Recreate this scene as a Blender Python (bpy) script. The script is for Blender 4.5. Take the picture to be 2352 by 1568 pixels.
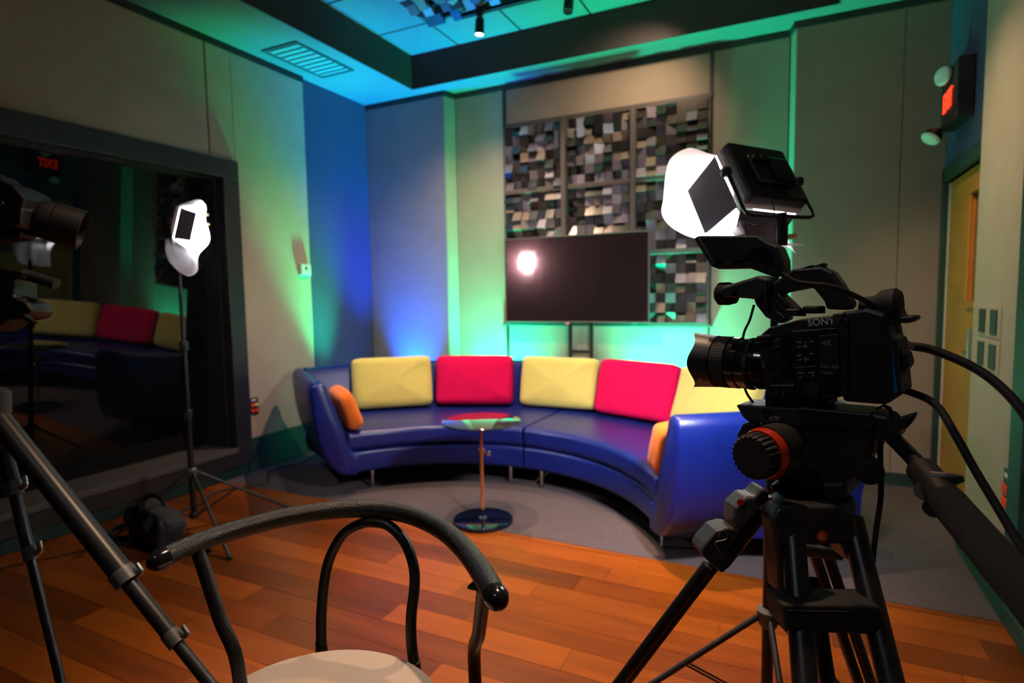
import bpy, bmesh, math, random
from mathutils import Vector as V, Matrix, noise
random.seed(7)
PI = math.pi
for o in list(bpy.data.objects): bpy.data.objects.remove(o, do_unlink=True)
SC = bpy.context.scene
COL = SC.collection

# ------------------------------------------------------------------ camera
FPX = 1345.0
YAW, PITCH, ROLL = (math.radians(a) for a in (-25.9, -4.6, -0.91))
EYE = V((0, 0, 1.35))
FW = V((math.sin(YAW)*math.cos(PITCH), math.cos(YAW)*math.cos(PITCH), math.sin(PITCH)))
_r = V((math.cos(YAW), -math.sin(YAW), 0)); _u = _r.cross(FW)
RT = math.cos(ROLL)*_r + math.sin(ROLL)*_u
UP = -math.sin(ROLL)*_r + math.cos(ROLL)*_u
cd = bpy.data.cameras.new('camera'); cam = bpy.data.objects.new('camera', cd); COL.objects.link(cam)
cd.sensor_width = 36; cd.lens = FPX/2352*36; cd.clip_start = .02
cam.matrix_world = Matrix(((RT.x, UP.x, -FW.x, EYE.x), (RT.y, UP.y, -FW.y, EYE.y), (RT.z, UP.z, -FW.z, EYE.z), (0, 0, 0, 1)))
cd.dof.use_dof = True; cd.dof.focus_distance = 1.0; cd.dof.aperture_fstop = 3.5
SC.camera = cam

def P(x, y, d):
    """a real-world point at distance d along the viewing axis"""
    return EYE + (FW + RT*((x-1176)/FPX) - UP*((y-784)/FPX))*d

# ------------------------------------------------------------------ world and exposure
w = bpy.data.worlds.new('world'); SC.world = w; w.use_nodes = True
w.node_tree.nodes['Background'].inputs[0].default_value = (.10, .10, .11, 1)
w.node_tree.nodes['Background'].inputs[1].default_value = .05
SC.view_settings.view_transform = 'Standard'; SC.view_settings.look = 'None'
SC.view_settings.exposure = 0.62; SC.view_settings.gamma = 1.0
SC.view_settings.use_curve_mapping = False

# ------------------------------------------------------------------ lamps' strengths (the lamps are built with their fixtures below)
GREEN = (0.0, 1.0, .36); BLUE = (0.0, .12, 1.0); WARM = (1.0, .66, .43); WHITE = (1.0, .94, .97)
E_GREEN, E_BLUE, E_KEY, E_LEFT, E_TRACK = 115, 1400, 68, 13, 150

# ------------------------------------------------------------------ materials
MATS = {}
def mat(name, col, rough=.5, metal=0, var=0, scale=20, bump=0, bscale=None, emit=None, es=0, spec=.5, coat=0, sheen=0):
    m = bpy.data.materials.new(name); m.use_nodes = True
    nt = m.node_tree; b = nt.nodes['Principled BSDF']; lk = nt.links.new
    b.inputs['Base Color'].default_value = (*col, 1)
    b.inputs['Roughness'].default_value = rough; b.inputs['Metallic'].default_value = metal
    b.inputs['Specular IOR Level'].default_value = spec
    b.inputs['Coat Weight'].default_value = coat
    b.inputs['Sheen Weight'].default_value = sheen
    if emit:
        b.inputs['Emission Color'].default_value = (*emit, 1); b.inputs['Emission Strength'].default_value = es
    tc = nt.nodes.new('ShaderNodeTexCoord')
    if var:
        n = nt.nodes.new('ShaderNodeTexNoise'); n.inputs['Scale'].default_value = scale; n.inputs['Detail'].default_value = 4
        lk(tc.outputs['Object'], n.inputs['Vector'])
        r = nt.nodes.new('ShaderNodeMapRange'); r.inputs['From Min'].default_value = .3; r.inputs['From Max'].default_value = .7
        r.inputs['To Min'].default_value = 1-var; r.inputs['To Max'].default_value = 1+var
        lk(n.outputs['Fac'], r.inputs['Value'])
        mx = nt.nodes.new('ShaderNodeVectorMath'); mx.operation = 'SCALE'; mx.inputs[0].default_value = col
        lk(r.outputs['Result'], mx.inputs['Scale']); lk(mx.outputs[0], b.inputs['Base Color'])
    if bump:
        n2 = nt.nodes.new('ShaderNodeTexNoise'); n2.inputs['Scale'].default_value = bscale or scale*4; n2.inputs['Detail'].default_value = 3
        lk(tc.outputs['Object'], n2.inputs['Vector'])
        bp = nt.nodes.new('ShaderNodeBump'); bp.inputs['Strength'].default_value = bump; bp.inputs['Distance'].default_value = .01
        lk(n2.outputs['Fac'], bp.inputs['Height']); lk(bp.outputs['Normal'], b.inputs['Normal'])
    MATS[name] = m
    return m
mat('fabric_beige', (0.351, 0.2925, 0.221), .95, var=.05, scale=6, bump=.08, bscale=300)
mat('fabric_taupe', (0.2405, 0.208, 0.1625), .95, var=.05, scale=5, bump=.08, bscale=300)
mat('fabric_grey', (0.195, 0.1918, 0.182), .95, var=.05, scale=5, bump=.08, bscale=300)
mat('paint_blue', (0.02925, 0.04225, 0.0975), .75, var=.06, scale=3)
mat('paint_green_dark', (0.0065, 0.03575, 0.026), .55, var=.1, scale=8)
mat('paint_white', (.105, .11, .108), .85, var=.04, scale=4)
mat('paint_dark', (0.02275, 0.0221, 0.0221), .8, var=.08, scale=5)
mat('trim_black', (.012, .013, .013), .6)
mat('trim_grey', (0.0585, 0.052, 0.0507), .55)
mat('tile', (.105, .112, .11), .95, var=.08, scale=60, bump=.25, bscale=250)
mat('grid_dark', (.02, .03, .028), .7)
mat('frame_black', (0.013, 0.01235, 0.01365), .42, var=.15, scale=5)
mat('carpet', (.068, .053, .060), 1.0, var=.28, scale=130, bump=.5, bscale=500)
mat('leather', (.002, .010, .125), .36, var=.10, scale=5, bump=.10, bscale=90, spec=.5)
mat('cush_yellow', (0.507, 0.442, 0.1105), .95, var=.04, scale=10, bump=.12, bscale=160, sheen=.2)
mat('cush_magenta', (.50, .0012, .058), .95, var=.04, scale=10, bump=.10, bscale=160, spec=.15)
mat('cush_orange', (0.6175, 0.1235, 0.0039), .95, var=.05, scale=10, bump=.15, bscale=120, sheen=.15)
mat('chrome', (.75, .74, .74), .12, 1)
mat('steel', (.45, .45, .46), .3, 1)
mat('black_plastic', (.012, .012, .013), .45, bump=.04, bscale=900)
mat('black_gloss', (.008, .008, .009), .16)
mat('black_metal', (.014, .014, .015), .38, .3)
mat('barn_metal', (.13, .12, .15), .6)
mat('black_rubber', (.010, .010, .010), .7)
mat('grey_casting', (.075, .080, .080), .45, .2, var=.1, scale=60)
mat('dark_casting', (.030, .031, .032), .5, .2)
mat('red_anodised', (.75, .05, .02), .3, .5)
mat('red_plastic', (.80, .03, .01), .4)
mat('print_white', (.75, .75, .74), .5)
mat('print_grey', (.22, .22, .23), .5)
mat('blue_stripe', (.01, .10, .32), .35)
mat('foam_black', (.008, .008, .008), .95, bump=.4, bscale=500)
mat('padded_black', (.006, .0052, .0045), .34, bump=.35, bscale=420)
mat('seat_cream', (0.468, 0.39, 0.325), .6, var=.03, scale=8)
mat('white_plastic', (0.52, 0.52, 0.507), .45)
mat('wood_peg', (.75, .48, .22), .6, var=.1, scale=40)
mat('door_wood', (0.403, 0.169, 0.02275), .35, var=.18, scale=4)
mat('brass', (.75, .5, .2), .3, 1)
mat('bag_cloth', (.016, .016, .020), .85, bump=.3, bscale=60)
mat('table_black_glass', (.004, .006, .014), .04, spec=.6)
mat('connector_green', (.05, .5, .12), .4)
mat('connector_yellow', (.6, .55, .1), .4)
mat('connector_red', (.85, .05, .02), .4)
mat('exit_red', (.3, .01, .01), .5, emit=(1, .03, .01), es=2.2)
mat('lamp_lens_white', (.75, .75, .72), .25)
mat('standby_red', (.3, 0, 0), .5, emit=(1, .05, .02), es=2)
mat('green_led', (0, .3, 0), .5, emit=(.1, 1, .05), es=1.5)
mat('led_face', (.9, .9, .9), .5, emit=WHITE, es=30)
mat('spot_face', (.9, .9, .9), .5, emit=(1, .80, .58), es=20)
mat('par_green', (.1, .1, .1), .4, emit=GREEN, es=6)
mat('par_blue', (.1, .1, .1), .4, emit=BLUE, es=6)

def tint_glass():
    m = bpy.data.materials.new('window_glass'); m.use_nodes = True; nt = m.node_tree
    b = nt.nodes['Principled BSDF']
    b.inputs['Base Color'].default_value = (.002, .003, .004, 1); b.inputs['Roughness'].default_value = .015
    b.inputs['IOR'].default_value = 1.45
    MATS['window_glass'] = m
tint_glass()

def table_glass():
    m = mat('table_glass', (.34, .36, .35), .03, .95)
table_glass()

def screen_mat():
    # matte-coated display: a clear reflection, a soft haze and the crossed streaks of its pixel grid
    m = bpy.data.materials.new('tv_screen'); m.use_nodes = True; nt = m.node_tree; nt.nodes.clear(); lk = nt.links.new
    out = nt.nodes.new('ShaderNodeOutputMaterial')
    d = nt.nodes.new('ShaderNodeBsdfDiffuse'); d.inputs[0].default_value = (.006, .005, .006, 1)
    def gl(col, r, an=0, rot=0):
        g = nt.nodes.new('ShaderNodeBsdfAnisotropic'); g.inputs['Color'].default_value = (*col, 1)
        g.inputs['Roughness'].default_value = r; g.inputs['Anisotropy'].default_value = an; g.inputs['Rotation'].default_value = rot
        return g
    def add(a, b):
        s = nt.nodes.new('ShaderNodeAddShader'); lk(a.outputs[0], s.inputs[0]); lk(b.outputs[0], s.inputs[1]); return s
    s = add(add(add(d, gl((.04, .04, .04), .05)), gl((.032, .015, .015), .17)), gl((.011, .005, .006), .36))
    lk(s.outputs[0], out.inputs[0]); MATS['tv_screen'] = m
screen_mat()

def wood_mat():
    m = bpy.data.materials.new('wood_plank'); m.use_nodes = True; nt = m.node_tree; lk = nt.links.new; b = nt.nodes['Principled BSDF']
    oi = nt.nodes.new('ShaderNodeObjectInfo'); tc = nt.nodes.new('ShaderNodeTexCoord')
    mp = nt.nodes.new('ShaderNodeMapping'); mp.inputs['Scale'].default_value = (1.6, 14, 14)
    cx = nt.nodes.new('ShaderNodeCombineXYZ'); ml = nt.nodes.new('ShaderNodeMath'); ml.operation = 'MULTIPLY'; ml.inputs[1].default_value = 57
    lk(oi.outputs['Random'], ml.inputs[0]); lk(ml.outputs[0], cx.inputs[2]); lk(ml.outputs[0], cx.inputs[0])
    lk(tc.outputs['Object'], mp.inputs['Vector']); lk(cx.outputs[0], mp.inputs['Location'])
    n = nt.nodes.new('ShaderNodeTexNoise'); n.inputs['Scale'].default_value = 1.5; n.inputs['Detail'].default_value = 6; n.inputs['Distortion'].default_value = .6
    lk(mp.outputs[0], n.inputs['Vector'])
    ad = nt.nodes.new('ShaderNodeMath'); ad.operation = 'MULTIPLY_ADD'; ad.inputs[1].default_value = .42
    lk(n.outputs['Fac'], ad.inputs[0])
    m2 = nt.nodes.new('ShaderNodeMath'); m2.operation = 'MULTIPLY_ADD'; m2.inputs[1].default_value = .38; m2.inputs[2].default_value = .11
    lk(oi.outputs['Random'], m2.inputs[0]); lk(m2.outputs[0], ad.inputs[2])
    cr = nt.nodes.new('ShaderNodeValToRGB'); e = cr.color_ramp.elements
    e[0].position = .18; e[0].color = (0.05525, 0.0143, 0.0026, 1); e[1].position = .80; e[1].color = (0.273, 0.06825, 0.00455, 1)
    k = e.new(.42); k.color = (0.1235, 0.0273, 0.0026, 1); k = e.new(.60); k.color = (0.2015, 0.0481, 0.0039, 1)
    lk(ad.outputs[0], cr.inputs[0]); lk(cr.outputs[0], b.inputs['Base Color'])
    b.inputs['Roughness'].default_value = .30; b.inputs['Specular IOR Level'].default_value = .35
    bp = nt.nodes.new('ShaderNodeBump'); bp.inputs['Strength'].default_value = .05; lk(n.outputs['Fac'], bp.inputs['Height']); lk(bp.outputs[0], b.inputs['Normal'])
    MATS['wood_plank'] = m
wood_mat()

def block_mat():
    m = bpy.data.materials.new('diffuser_block'); m.use_nodes = True; nt = m.node_tree; lk = nt.links.new; b = nt.nodes['Principled BSDF']
    oi = nt.nodes.new('ShaderNodeObjectInfo'); cr = nt.nodes.new('ShaderNodeValToRGB'); cr.color_ramp.interpolation = 'CONSTANT'
    e = cr.color_ramp.elements; e[0].position = 0; e[0].color = (0.008424, 0.008424, 0.00936, 1); e[1].position = .35; e[1].color = (0.0234, 0.01966, 0.01685, 1)
    for p, c in ((.60, (.085, .08, .10, 1)), (.78, (.15, .12, .095, 1)), (.90, (.20, .19, .24, 1))):  # lavender and cream tones stand in for light caught by sloped faces
        k = e.new(p); k.color = c
    lk(oi.outputs['Random'], cr.inputs[0]); lk(cr.outputs[0], b.inputs['Base Color'])
    b.inputs['Roughness'].default_value = .27; b.inputs['Specular IOR Level'].default_value = .8
    MATS['diffuser_block'] = m
block_mat()

def vellum():
    m = bpy.data.materials.new('vellum'); m.use_nodes = True; nt = m.node_tree; nt.nodes.clear(); lk = nt.links.new
    out = nt.nodes.new('ShaderNodeOutputMaterial')
    d = nt.nodes.new('ShaderNodeBsdfDiffuse'); d.inputs[0].default_value = (.85, .85, .87, 1)
    t = nt.nodes.new('ShaderNodeBsdfTranslucent'); t.inputs[0].default_value = (.9, .9, .92, 1)
    tr = nt.nodes.new('ShaderNodeBsdfTransparent')
    m1 = nt.nodes.new('ShaderNodeMixShader'); m1.inputs[0].default_value = .6; lk(d.outputs[0], m1.inputs[1]); lk(t.outputs[0], m1.inputs[2])
    m2 = nt.nodes.new('ShaderNodeMixShader'); m2.inputs[0].default_value = .16; lk(m1.outputs[0], m2.inputs[1]); lk(tr.outputs[0], m2.inputs[2])
    lk(m2.outputs[0], out.inputs[0]); MATS['vellum'] = m
vellum()

# ------------------------------------------------------------------ geometry helpers: each returns (verts, faces)
def join(*gs):
    vs, fs = [], []
    for v, f in gs:
        k = len(vs); vs += [V(p) for p in v]; fs += [[i+k for i in q] for q in f]
    return vs, fs
def xf(g, M): return [M @ V(p) for p in g[0]], g[1]
def box(x0, x1, y0, y1, z0, z1):
    v = [V((x, y, z)) for z in (z0, z1) for y in (y0, y1) for x in (x0, x1)]
    return v, [[0, 2, 3, 1], [4, 5, 7, 6], [0, 1, 5, 4], [2, 6, 7, 3], [0, 4, 6, 2], [1, 3, 7, 5]]
def cbox(c, s, M=None):
    g = box(-s[0]/2, s[0]/2, -s[1]/2, s[1]/2, -s[2]/2, s[2]/2)
    return xf(g, Matrix.Translation(V(c)) @ (M.to_4x4() if M else Matrix()))
def frame(a):
    a = V(a).normalized(); t = V((0, 0, 1)) if abs(a.z) < .9 else V((1, 0, 0))
    e1 = t.cross(a).normalized(); return e1, a.cross(e1), a
def lathe(o, a, prof, n=32, cap=True):
    """prof: list of (distance along axis, radius)"""
    o = V(o); e1, e2, a = frame(a); vs, fs = [], []
    for t, r in prof:
        for k in range(n):
            q = 2*PI*k/n; vs.append(o + a*t + (e1*math.cos(q)+e2*math.sin(q))*r)
    for i in range(len(prof)-1):
        for k in range(n):
            fs.append([i*n+k, i*n+(k+1) % n, (i+1)*n+(k+1) % n, (i+1)*n+k])
    if cap: fs.append(list(range(n))[::-1]); fs.append([(len(prof)-1)*n+k for k in range(n)])
    return vs, fs
def cyl(p0, p1, r0, r1=None, n=20):
    p0, p1 = V(p0), V(p1); L = (p1-p0).length
    return lathe(p0, p1-p0, [(0, r0), (L, r0 if r1 is None else r1)], n)
def smooth_path(pts, m=8):
    pts = [V(p) for p in pts]; q = [pts[0]*2-pts[1]] + pts + [pts[-1]*2-pts[-2]]; out = []
    for i in range(1, len(q)-2):
        for k in range(m):
            t = k/m; a, b, c, d = q[i-1:i+3]
            out.append(.5*((2*b)+(c-a)*t+(2*a-5*b+4*c-d)*t*t+(3*b-a-3*c+d)*t**3))
    return out + [pts[-1]]
def tube(pts, r, n=12, m=8, sm=True, flat=1.0):
    p = smooth_path(pts, m) if sm and len(pts) > 2 else [V(a) for a in pts]
    N = len(p); vs, fs = [], []; e1 = None
    for i in range(N):
        t = (p[min(i+1, N-1)]-p[max(i-1, 0)]).normalized()
        if e1 is None: e1, _, _ = frame(t)
        e1 = (e1 - t*e1.dot(t)).normalized(); e2 = t.cross(e1)
        rr = r if not isinstance(r, (list, tuple)) else r[0]+(r[1]-r[0])*i/(N-1)
        for k in range(n):
            q = 2*PI*k/n; vs.append(p[i]+(e1*math.cos(q)*flat+e2*math.sin(q))*rr)
    for i in range(N-1):
        for k in range(n): fs.append([i*n+k, i*n+(k+1) % n, (i+1)*n+(k+1) % n, (i+1)*n+k])
    fs.append(list(range(n))[::-1]); fs.append([(N-1)*n+k for k in range(n)])
    return vs, fs
def prism(poly, depth):
    """poly: 3D points of one face; depth: extrusion vector"""
    n = len(poly); d = V(depth); v = [V(p) for p in poly] + [V(p)+d for p in poly]
    return v, [list(range(n))[::-1], [n+i for i in range(n)]] + [[i, (i+1) % n, n+(i+1) % n, n+i] for i in range(n)]
def grid(fn, nu, nv):
    v = [fn(i/nu, j/nv) for j in range(nv+1) for i in range(nu+1)]
    return v, [[j*(nu+1)+i, j*(nu+1)+i+1, (j+1)*(nu+1)+i+1, (j+1)*(nu+1)+i] for j in range(nv) for i in range(nu)]
def loft(secs, cap=True):
    n = len(secs[0]); vs = [V(p) for s in secs for p in s]; fs = []
    for i in range(len(secs)-1):
        for k in range(n): fs.append([i*n+k, i*n+(k+1) % n, (i+1)*n+(k+1) % n, (i+1)*n+k])
    if cap: fs.append(list(range(n))[::-1]); fs.append([(len(secs)-1)*n+k for k in range(n)])
    return vs, fs
def rrect(u0, u1, v0, v1, r, k=5):
    out = []
    for cx, cy, a0 in ((u1-r, v1-r, 0), (u0+r, v1-r, 90), (u0+r, v0+r, 180), (u1-r, v0+r, 270)):
        for i in range(k+1):
            a = math.radians(a0+90*i/k); out.append((cx+r*math.cos(a), cy+r*math.sin(a)))
    return out
def pillow(w, d, h, e=.30, seed=0, puff=.25, nu=40, nv=28, wr=.006):
    """soft box pillow, centre at origin, x width, y depth, z height"""
    def sp(c, p): return math.copysign(abs(c)**p, c)
    vs, fs = [], []
    for j in range(nv+1):
        b = -PI/2+PI*j/nv
        for i in range(nu):
            a = 2*PI*i/nu
            x = sp(math.cos(b), e)*sp(math.cos(a), e); z = sp(math.cos(b), e)*sp(math.sin(a), e); y = sp(math.sin(b), .75)
            f = 1-puff*(max(abs(x), abs(z))**3)
            p = V((x*w/2, y*d/2*(.62+.38*f), z*h/2))
            p.y += wr*noise.noise(V((x*2.3+seed*9, y*1.5, z*2.3+seed*3)))*2
            p += p.normalized()*wr*.5*noise.noise(V((x*5+seed, y*5, z*5)))
            vs.append(p)
    for j in range(nv):
        for i in range(nu): fs.append([j*nu+i, j*nu+(i+1) % nu, (j+1)*nu+(i+1) % nu, (j+1)*nu+i])
    fs.append(list(range(nu))); fs.append([nv*nu+i for i in range(nu)][::-1])
    return vs, fs

def mesh_of(name, g, m, smooth=True, ang=38):
    me = bpy.data.meshes.new(name); me.from_pydata([tuple(p) for p in g[0]], [], [tuple(f) for f in g[1]])
    bm = bmesh.new(); bm.from_mesh(me); bmesh.ops.recalc_face_normals(bm, faces=bm.faces); bm.to_mesh(me); bm.free()
    if smooth:
        for p in me.polygons: p.use_smooth = True
        me.set_sharp_from_angle(angle=math.radians(ang))
    me.materials.append(MATS[m]); return me
def obj(name, g, m, parent=None, smooth=True, bev=0, seg=2, ang=38, sub=0):
    o = bpy.data.objects.new(name, mesh_of(name, g, m, smooth, ang)); COL.objects.link(o)
    if parent: o.parent = parent
    if bev:
        b = o.modifiers.new('bevel', 'BEVEL'); b.width = bev; b.segments = seg; b.limit_method = 'ANGLE'; b.angle_limit = math.radians(35)
    if sub:
        s = o.modifiers.new('sub', 'SUBSURF'); s.levels = sub; s.render_levels = sub
    return o
def tag(o, label, cat, group=None):
    o['label'] = label; o['category'] = cat
    if group: o['group'] = group
    return o
class Thing:
    def __init__(s, name, label, cat, loc=(0, 0, 0), M=None, group=None):
        s.e = bpy.data.objects.new(name, None); COL.objects.link(s.e); s.e.empty_display_size = .1
        s.M = Matrix.Translation(V(loc)) @ (M.to_4x4() if M else Matrix()); s.e.matrix_world = s.M
        s.I = s.M.inverted(); tag(s.e, label, cat, group)
    def part(s, name, g, m, parent=None, world=True, label=None, **k):
        o = obj(name, xf(g, s.I) if world else g, m, parent or s.e, **k)
        if label: o['label'] = label
        return o
def struct(name, g, m, **k):
    o = obj(name, g, m, smooth=False, **k); o['kind'] = 'structure'; return o
def piece(name, g, m, parent, **k): return obj(name, g, m, parent, **k)
def text(body, size, M, m, parent, name, ext=.0004):
    c = bpy.data.curves.new('t', 'FONT'); c.body = body; c.size = size; c.extrude = ext; c.align_x = 'CENTER'; c.align_y = 'CENTER'
    t = bpy.data.objects.new('t', c); COL.objects.link(t); bpy.context.view_layer.update()
    me = bpy.data.meshes.new_from_object(t.evaluated_get(bpy.context.evaluated_depsgraph_get())); bpy.data.objects.remove(t)
    me.name = name; me.materials.clear(); me.materials.append(MATS[m]); me.transform(M)
    o = bpy.data.objects.new(name, me); COL.objects.link(o); o.parent = parent; return o
def lamp(name, kind, loc, aim, energy, col, parent=None, **k):
    d = bpy.data.lights.new(name, kind); d.energy = energy; d.color = col
    for a, b in k.items(): setattr(d, a, b)
    o = bpy.data.objects.new(name, d); COL.objects.link(o)
    q = (V(aim)-V(loc)).to_track_quat('-Z', 'Y'); o.matrix_world = Matrix.Translation(V(loc)) @ q.to_matrix().to_4x4()
    if parent: o.parent = parent; o.matrix_parent_inverse = parent.matrix_world.inverted()
    return o

# =================================================================== THE ROOM
XL, XR, YB, YF, ZS, ZC = -3.81, .845, 4.81, -2.6, 3.20, 3.49     # left, right, back, rear, soffit, coffer
YP = 4.675                                                       # front of the projecting wall pieces
# ---- floor: slab, planks, carpet
fl = struct('floor', box(XL-.2, XR+.2, YF-.2, YB+.2, -.12, -.012), 'trim_black')
CE = 2.885                                                       # carpet edge
PW, PL = .140, [1.45, 1.05, 1.75, .8]
plank_mesh = {}
y = CE-.035; row = 0
while y > YF:
    x = XL + random.uniform(-1.2, 0)
    while x < XR:
        L = random.choice(PL); x0, x1 = max(x, XL), min(x+L, XR); y0 = max(y-PW, YF)
        if x1-x0 > .03:
            key = (round(x1-x0, 2), round(y-y0, 3))
            if key not in plank_mesh:
                plank_mesh[key] = mesh_of('plank', box(.0008, key[0]-.0008, .0008, key[1]-.0008, -.012, 0), 'wood_plank', False)
            o = bpy.data.objects.new('plank', plank_mesh[key]); COL.objects.link(o); o.parent = fl; o.location = (x0, y0, random.uniform(-.0004, .0002))
        x += L
    y -= PW; row += 1
for i in range(4):
    o = piece('edge_board', box(.001, (XR-XL)/4-.001, 0, .035, -.012, .002), 'wood_plank', fl, smooth=False); o.location = (XL+(XR-XL)/4*i, CE-.035, 0)
struct('floor_carpet', box(XL, XR, CE, YB, -.012, .004), 'carpet')

# ---- left wall: painted blue, with fabric panels around the control-room window
W0, W1, WZ0, WZ1 = .25, 3.105, .095, 2.36          # outer window frame (along y, and up)
wl = struct('wall_left', join(box(XL-.35, XL, YF, W0+.1, 0, ZC), box(XL-.35, XL, W1-.1, YB+.2, 0, ZC), box(XL-.35, XL, W0+.1, W1-.1, WZ1-.1, ZC), box(XL-.35, XL, W0+.1, W1-.1, 0, WZ0+.1)), 'paint_blue')
piece('fabric_panel', box(XL, -3.77, W1+.002, 3.815, .27, 3.15), 'fabric_beige', wl, smooth=False, bev=.004)
piece('fabric_panel', box(XL, -3.77, 2.905, W1+.0, WZ1+.002, 3.15), 'fabric_beige', wl, smooth=False, bev=.003)
piece('fabric_panel', box(XL, -3.77, 1.40, 2.893, WZ1+.002, 3.15), 'fabric_beige', wl, smooth=False, bev=.004)
piece('fabric_panel', box(XL, -3.77, -.2, 1.39, WZ1+.002, 3.15), 'fabric_beige', wl, smooth=False, bev=.004)
piece('fabric_panel', box(XL, -3.77, YF, -.21, .27, 3.15), 'fabric_beige', wl, smooth=False, bev=.004)
mat('seam_red', (.22, .07, .045), .8)
piece('seam_strip', box(XL, -3.779, 2.893, 2.905, WZ1, 3.15), 'seam_red', wl, smooth=False)
struct('trim_1', box(XL, -3.765, YF, 3.82, 3.15, ZS), 'trim_black')
struct('baseboard_left', join(box(XL, -3.775, W1, 3.83, 0, .27), box(XL, -3.785, YF, W1, 0, .10)), 'paint_green_dark', bev=.006)
struct('baseboard_back', join(box(XL, -2.93, YP-.015, YP, 0, .12), box(-2.93, -.03, YB-.015, YB, 0, .12), box(-.03, XR, YP-.015, YP, 0, .09)), 'paint_green_dark')
# window
wd = bpy.data.objects.new('window_1', None); COL.objects.link(wd); wd.location = (XL, (W0+W1)/2, 0); wd['kind'] = 'structure'
def wpart(n, g, m, parent=None, **k): return obj(n, xf(g, Matrix.Translation(-V(wd.location))), m, parent or wd, **k)
fw = .135
def bar(y0, y1, z0, z1, x0=XL-.02, x1=-3.735): return box(x0, x1, y0, y1, z0, z1)
wf = wpart('window_frame', join(bar(W0, W1, WZ1-fw, WZ1), bar(W0, W1, WZ0, WZ0+fw), bar(W0, W0+fw, WZ0+fw, WZ1-fw), bar(W1-fw, W1, WZ0+fw, WZ1-fw)), 'frame_black', smooth=False, bev=.006)
wpart('window_reveal', join(box(-4.12, XL-.02, W0+.1, W0+fw+.01, WZ0+fw, WZ1-fw), box(-4.12, XL-.02, W1-fw-.01, W1-.1, WZ0+fw, WZ1-fw), box(-4.12, XL-.02, W0+.1, W1-.1, WZ1-fw-.01, WZ1-.1)), 'frame_black', smooth=False)
wpart('window_sill', box(-4.12, -3.728, W0+.1, W1-fw+.004, WZ0+fw-.03, WZ0+fw+.006), 'trim_grey', smooth=False, bev=.004)
wpart('pane', prism([(-4.055, W0+fw-.03, WZ0+fw), (-4.055, W1-fw+.03, WZ0+fw), (-3.912, W1-fw+.03, WZ1-fw+.01), (-3.912, W0+fw-.03, WZ1-fw+.01)], (-.01, 0, 0)), 'window_glass', smooth=False)

# ---- back wall with projecting pieces, fabric panels and trims
wb = struct('wall_back', join(box(XL-.2, XR+.4, YB, YB+.15, 0, ZC), box(XL, -2.945, YP, YB, 0, ZS), box(-.008, XR, YP, YB, 0, ZS)), 'fabric_grey')
piece('return_panel', prism([(-2.945, YP, 0), (-2.916, YP, 0), (-2.87, YB, 0), (-2.945, YB, 0)], (0, 0, 3.15)), 'fabric_taupe', wb, smooth=False)
piece('return_panel', prism([(-.008, YP, 0), (-.008, YB, 0), (-.075, YB, 0), (-.037, YP, 0)], (0, 0, 3.15)), 'fabric_taupe', wb, smooth=False)
piece('fabric_panel', box(XL, -2.918, YP-.012, YP, .12, 3.15), 'fabric_grey', wb, smooth=False, bev=.003)
piece('fabric_panel', box(-2.87, -2.378, YB-.02, YB, .12, 3.15), 'fabric_taupe', wb, smooth=False, bev=.003)
piece('fabric_panel', box(-2.352, -.622, YB-.02, YB, 2.84, 3.15), 'fabric_taupe', wb, smooth=False, bev=.003)
piece('fabric_panel', box(-2.352, -.622, YB-.02, YB, .12, 1.075), 'fabric_taupe', wb, smooth=False, bev=.003)
piece('fabric_panel', box(-.598, -.078, YB-.02, YB, .12, 3.15), 'fabric_taupe', wb, smooth=False, bev=.003)
piece('fabric_panel', box(-.034, .60, YP-.012, YP, .09, 3.15), 'fabric_taupe', wb, smooth=False, bev=.003)
piece('fabric_panel', box(.604, XR, YP-.012, YP, .09, 3.15), 'fabric_taupe', wb, smooth=False, bev=.003)
struct('trim_2', join(box(XL, -2.916, YP-.02, YP, 3.15, ZS), box(-2.90, -.06, YB-.028, YB, 3.15, ZS), box(-.037, XR, YP-.02, YP, 3.15, ZS),
                      prism([(-2.916, YP-.02, 3.15), (-2.905, YP-.02, 3.15), (-2.86, YB, 3.15), (-2.90, YB, 3.15)], (0, 0, .05)),
                      prism([(-.037, YP-.02, 3.15), (-.05, YP-.02, 3.15), (-.09, YB, 3.15), (-.05, YB, 3.15)], (0, 0, .05))), 'trim_black')
struct('trim_3', join(box(-2.378, -2.352, YB-.03, YB, .12, 3.15), box(-.622, -.598, YB-.03, YB, 1.08, 3.15)), 'trim_black')

# ---- right wall, door, near panel
struct('wall_right', join(box(XR, XR+.2, 4.60, YB+.2, 0, ZC), box(XR, XR+.2, 3.70, 4.60, 2.01, ZC), box(XR, XR+.2, YF, 3.70, 0, ZC), box(XR+.12, XR+.2, 3.7, 4.6, 0, 2.01)), 'paint_blue')
wrp = struct('wall_right_panelled', box(XR-.02, XR, YF, 3.645, .0, ZS), 'paint_white')
piece('fabric_panel', box(.80, XR-.02, 2.945, 3.65, .10, 3.15), 'fabric_beige', wrp, smooth=False, bev=.003)
piece('fabric_panel', box(.80, XR-.02, YF, 1.75, .10, 3.15), 'fabric_beige', wrp, smooth=False, bev=.003)
struct('baseboard_right', box(.768, XR, YF, 3.66, 0, .10), 'paint_green_dark', bev=.012)
struct('trim_4', join(box(.775, XR-.0, 2.78, 2.925, 0, 2.2), box(.775, XR, 1.78, 1.92, 0, 2.2), box(.775, XR, 1.78, 2.925, 2.08, 2.2)), 'paint_green_dark', bev=.004)
struct('door_2', box(.83, XR-.005, 1.92, 2.78, .02, 2.08), 'door_wood')
struct('trim_5', join(box(XR-.025, XR+.03, 4.575, 4.625, 0, 2.09), box(XR-.025, XR+.03, 3.66, 4.625, 2.01, 2.09)), 'paint_green_dark', bev=.004)
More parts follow.
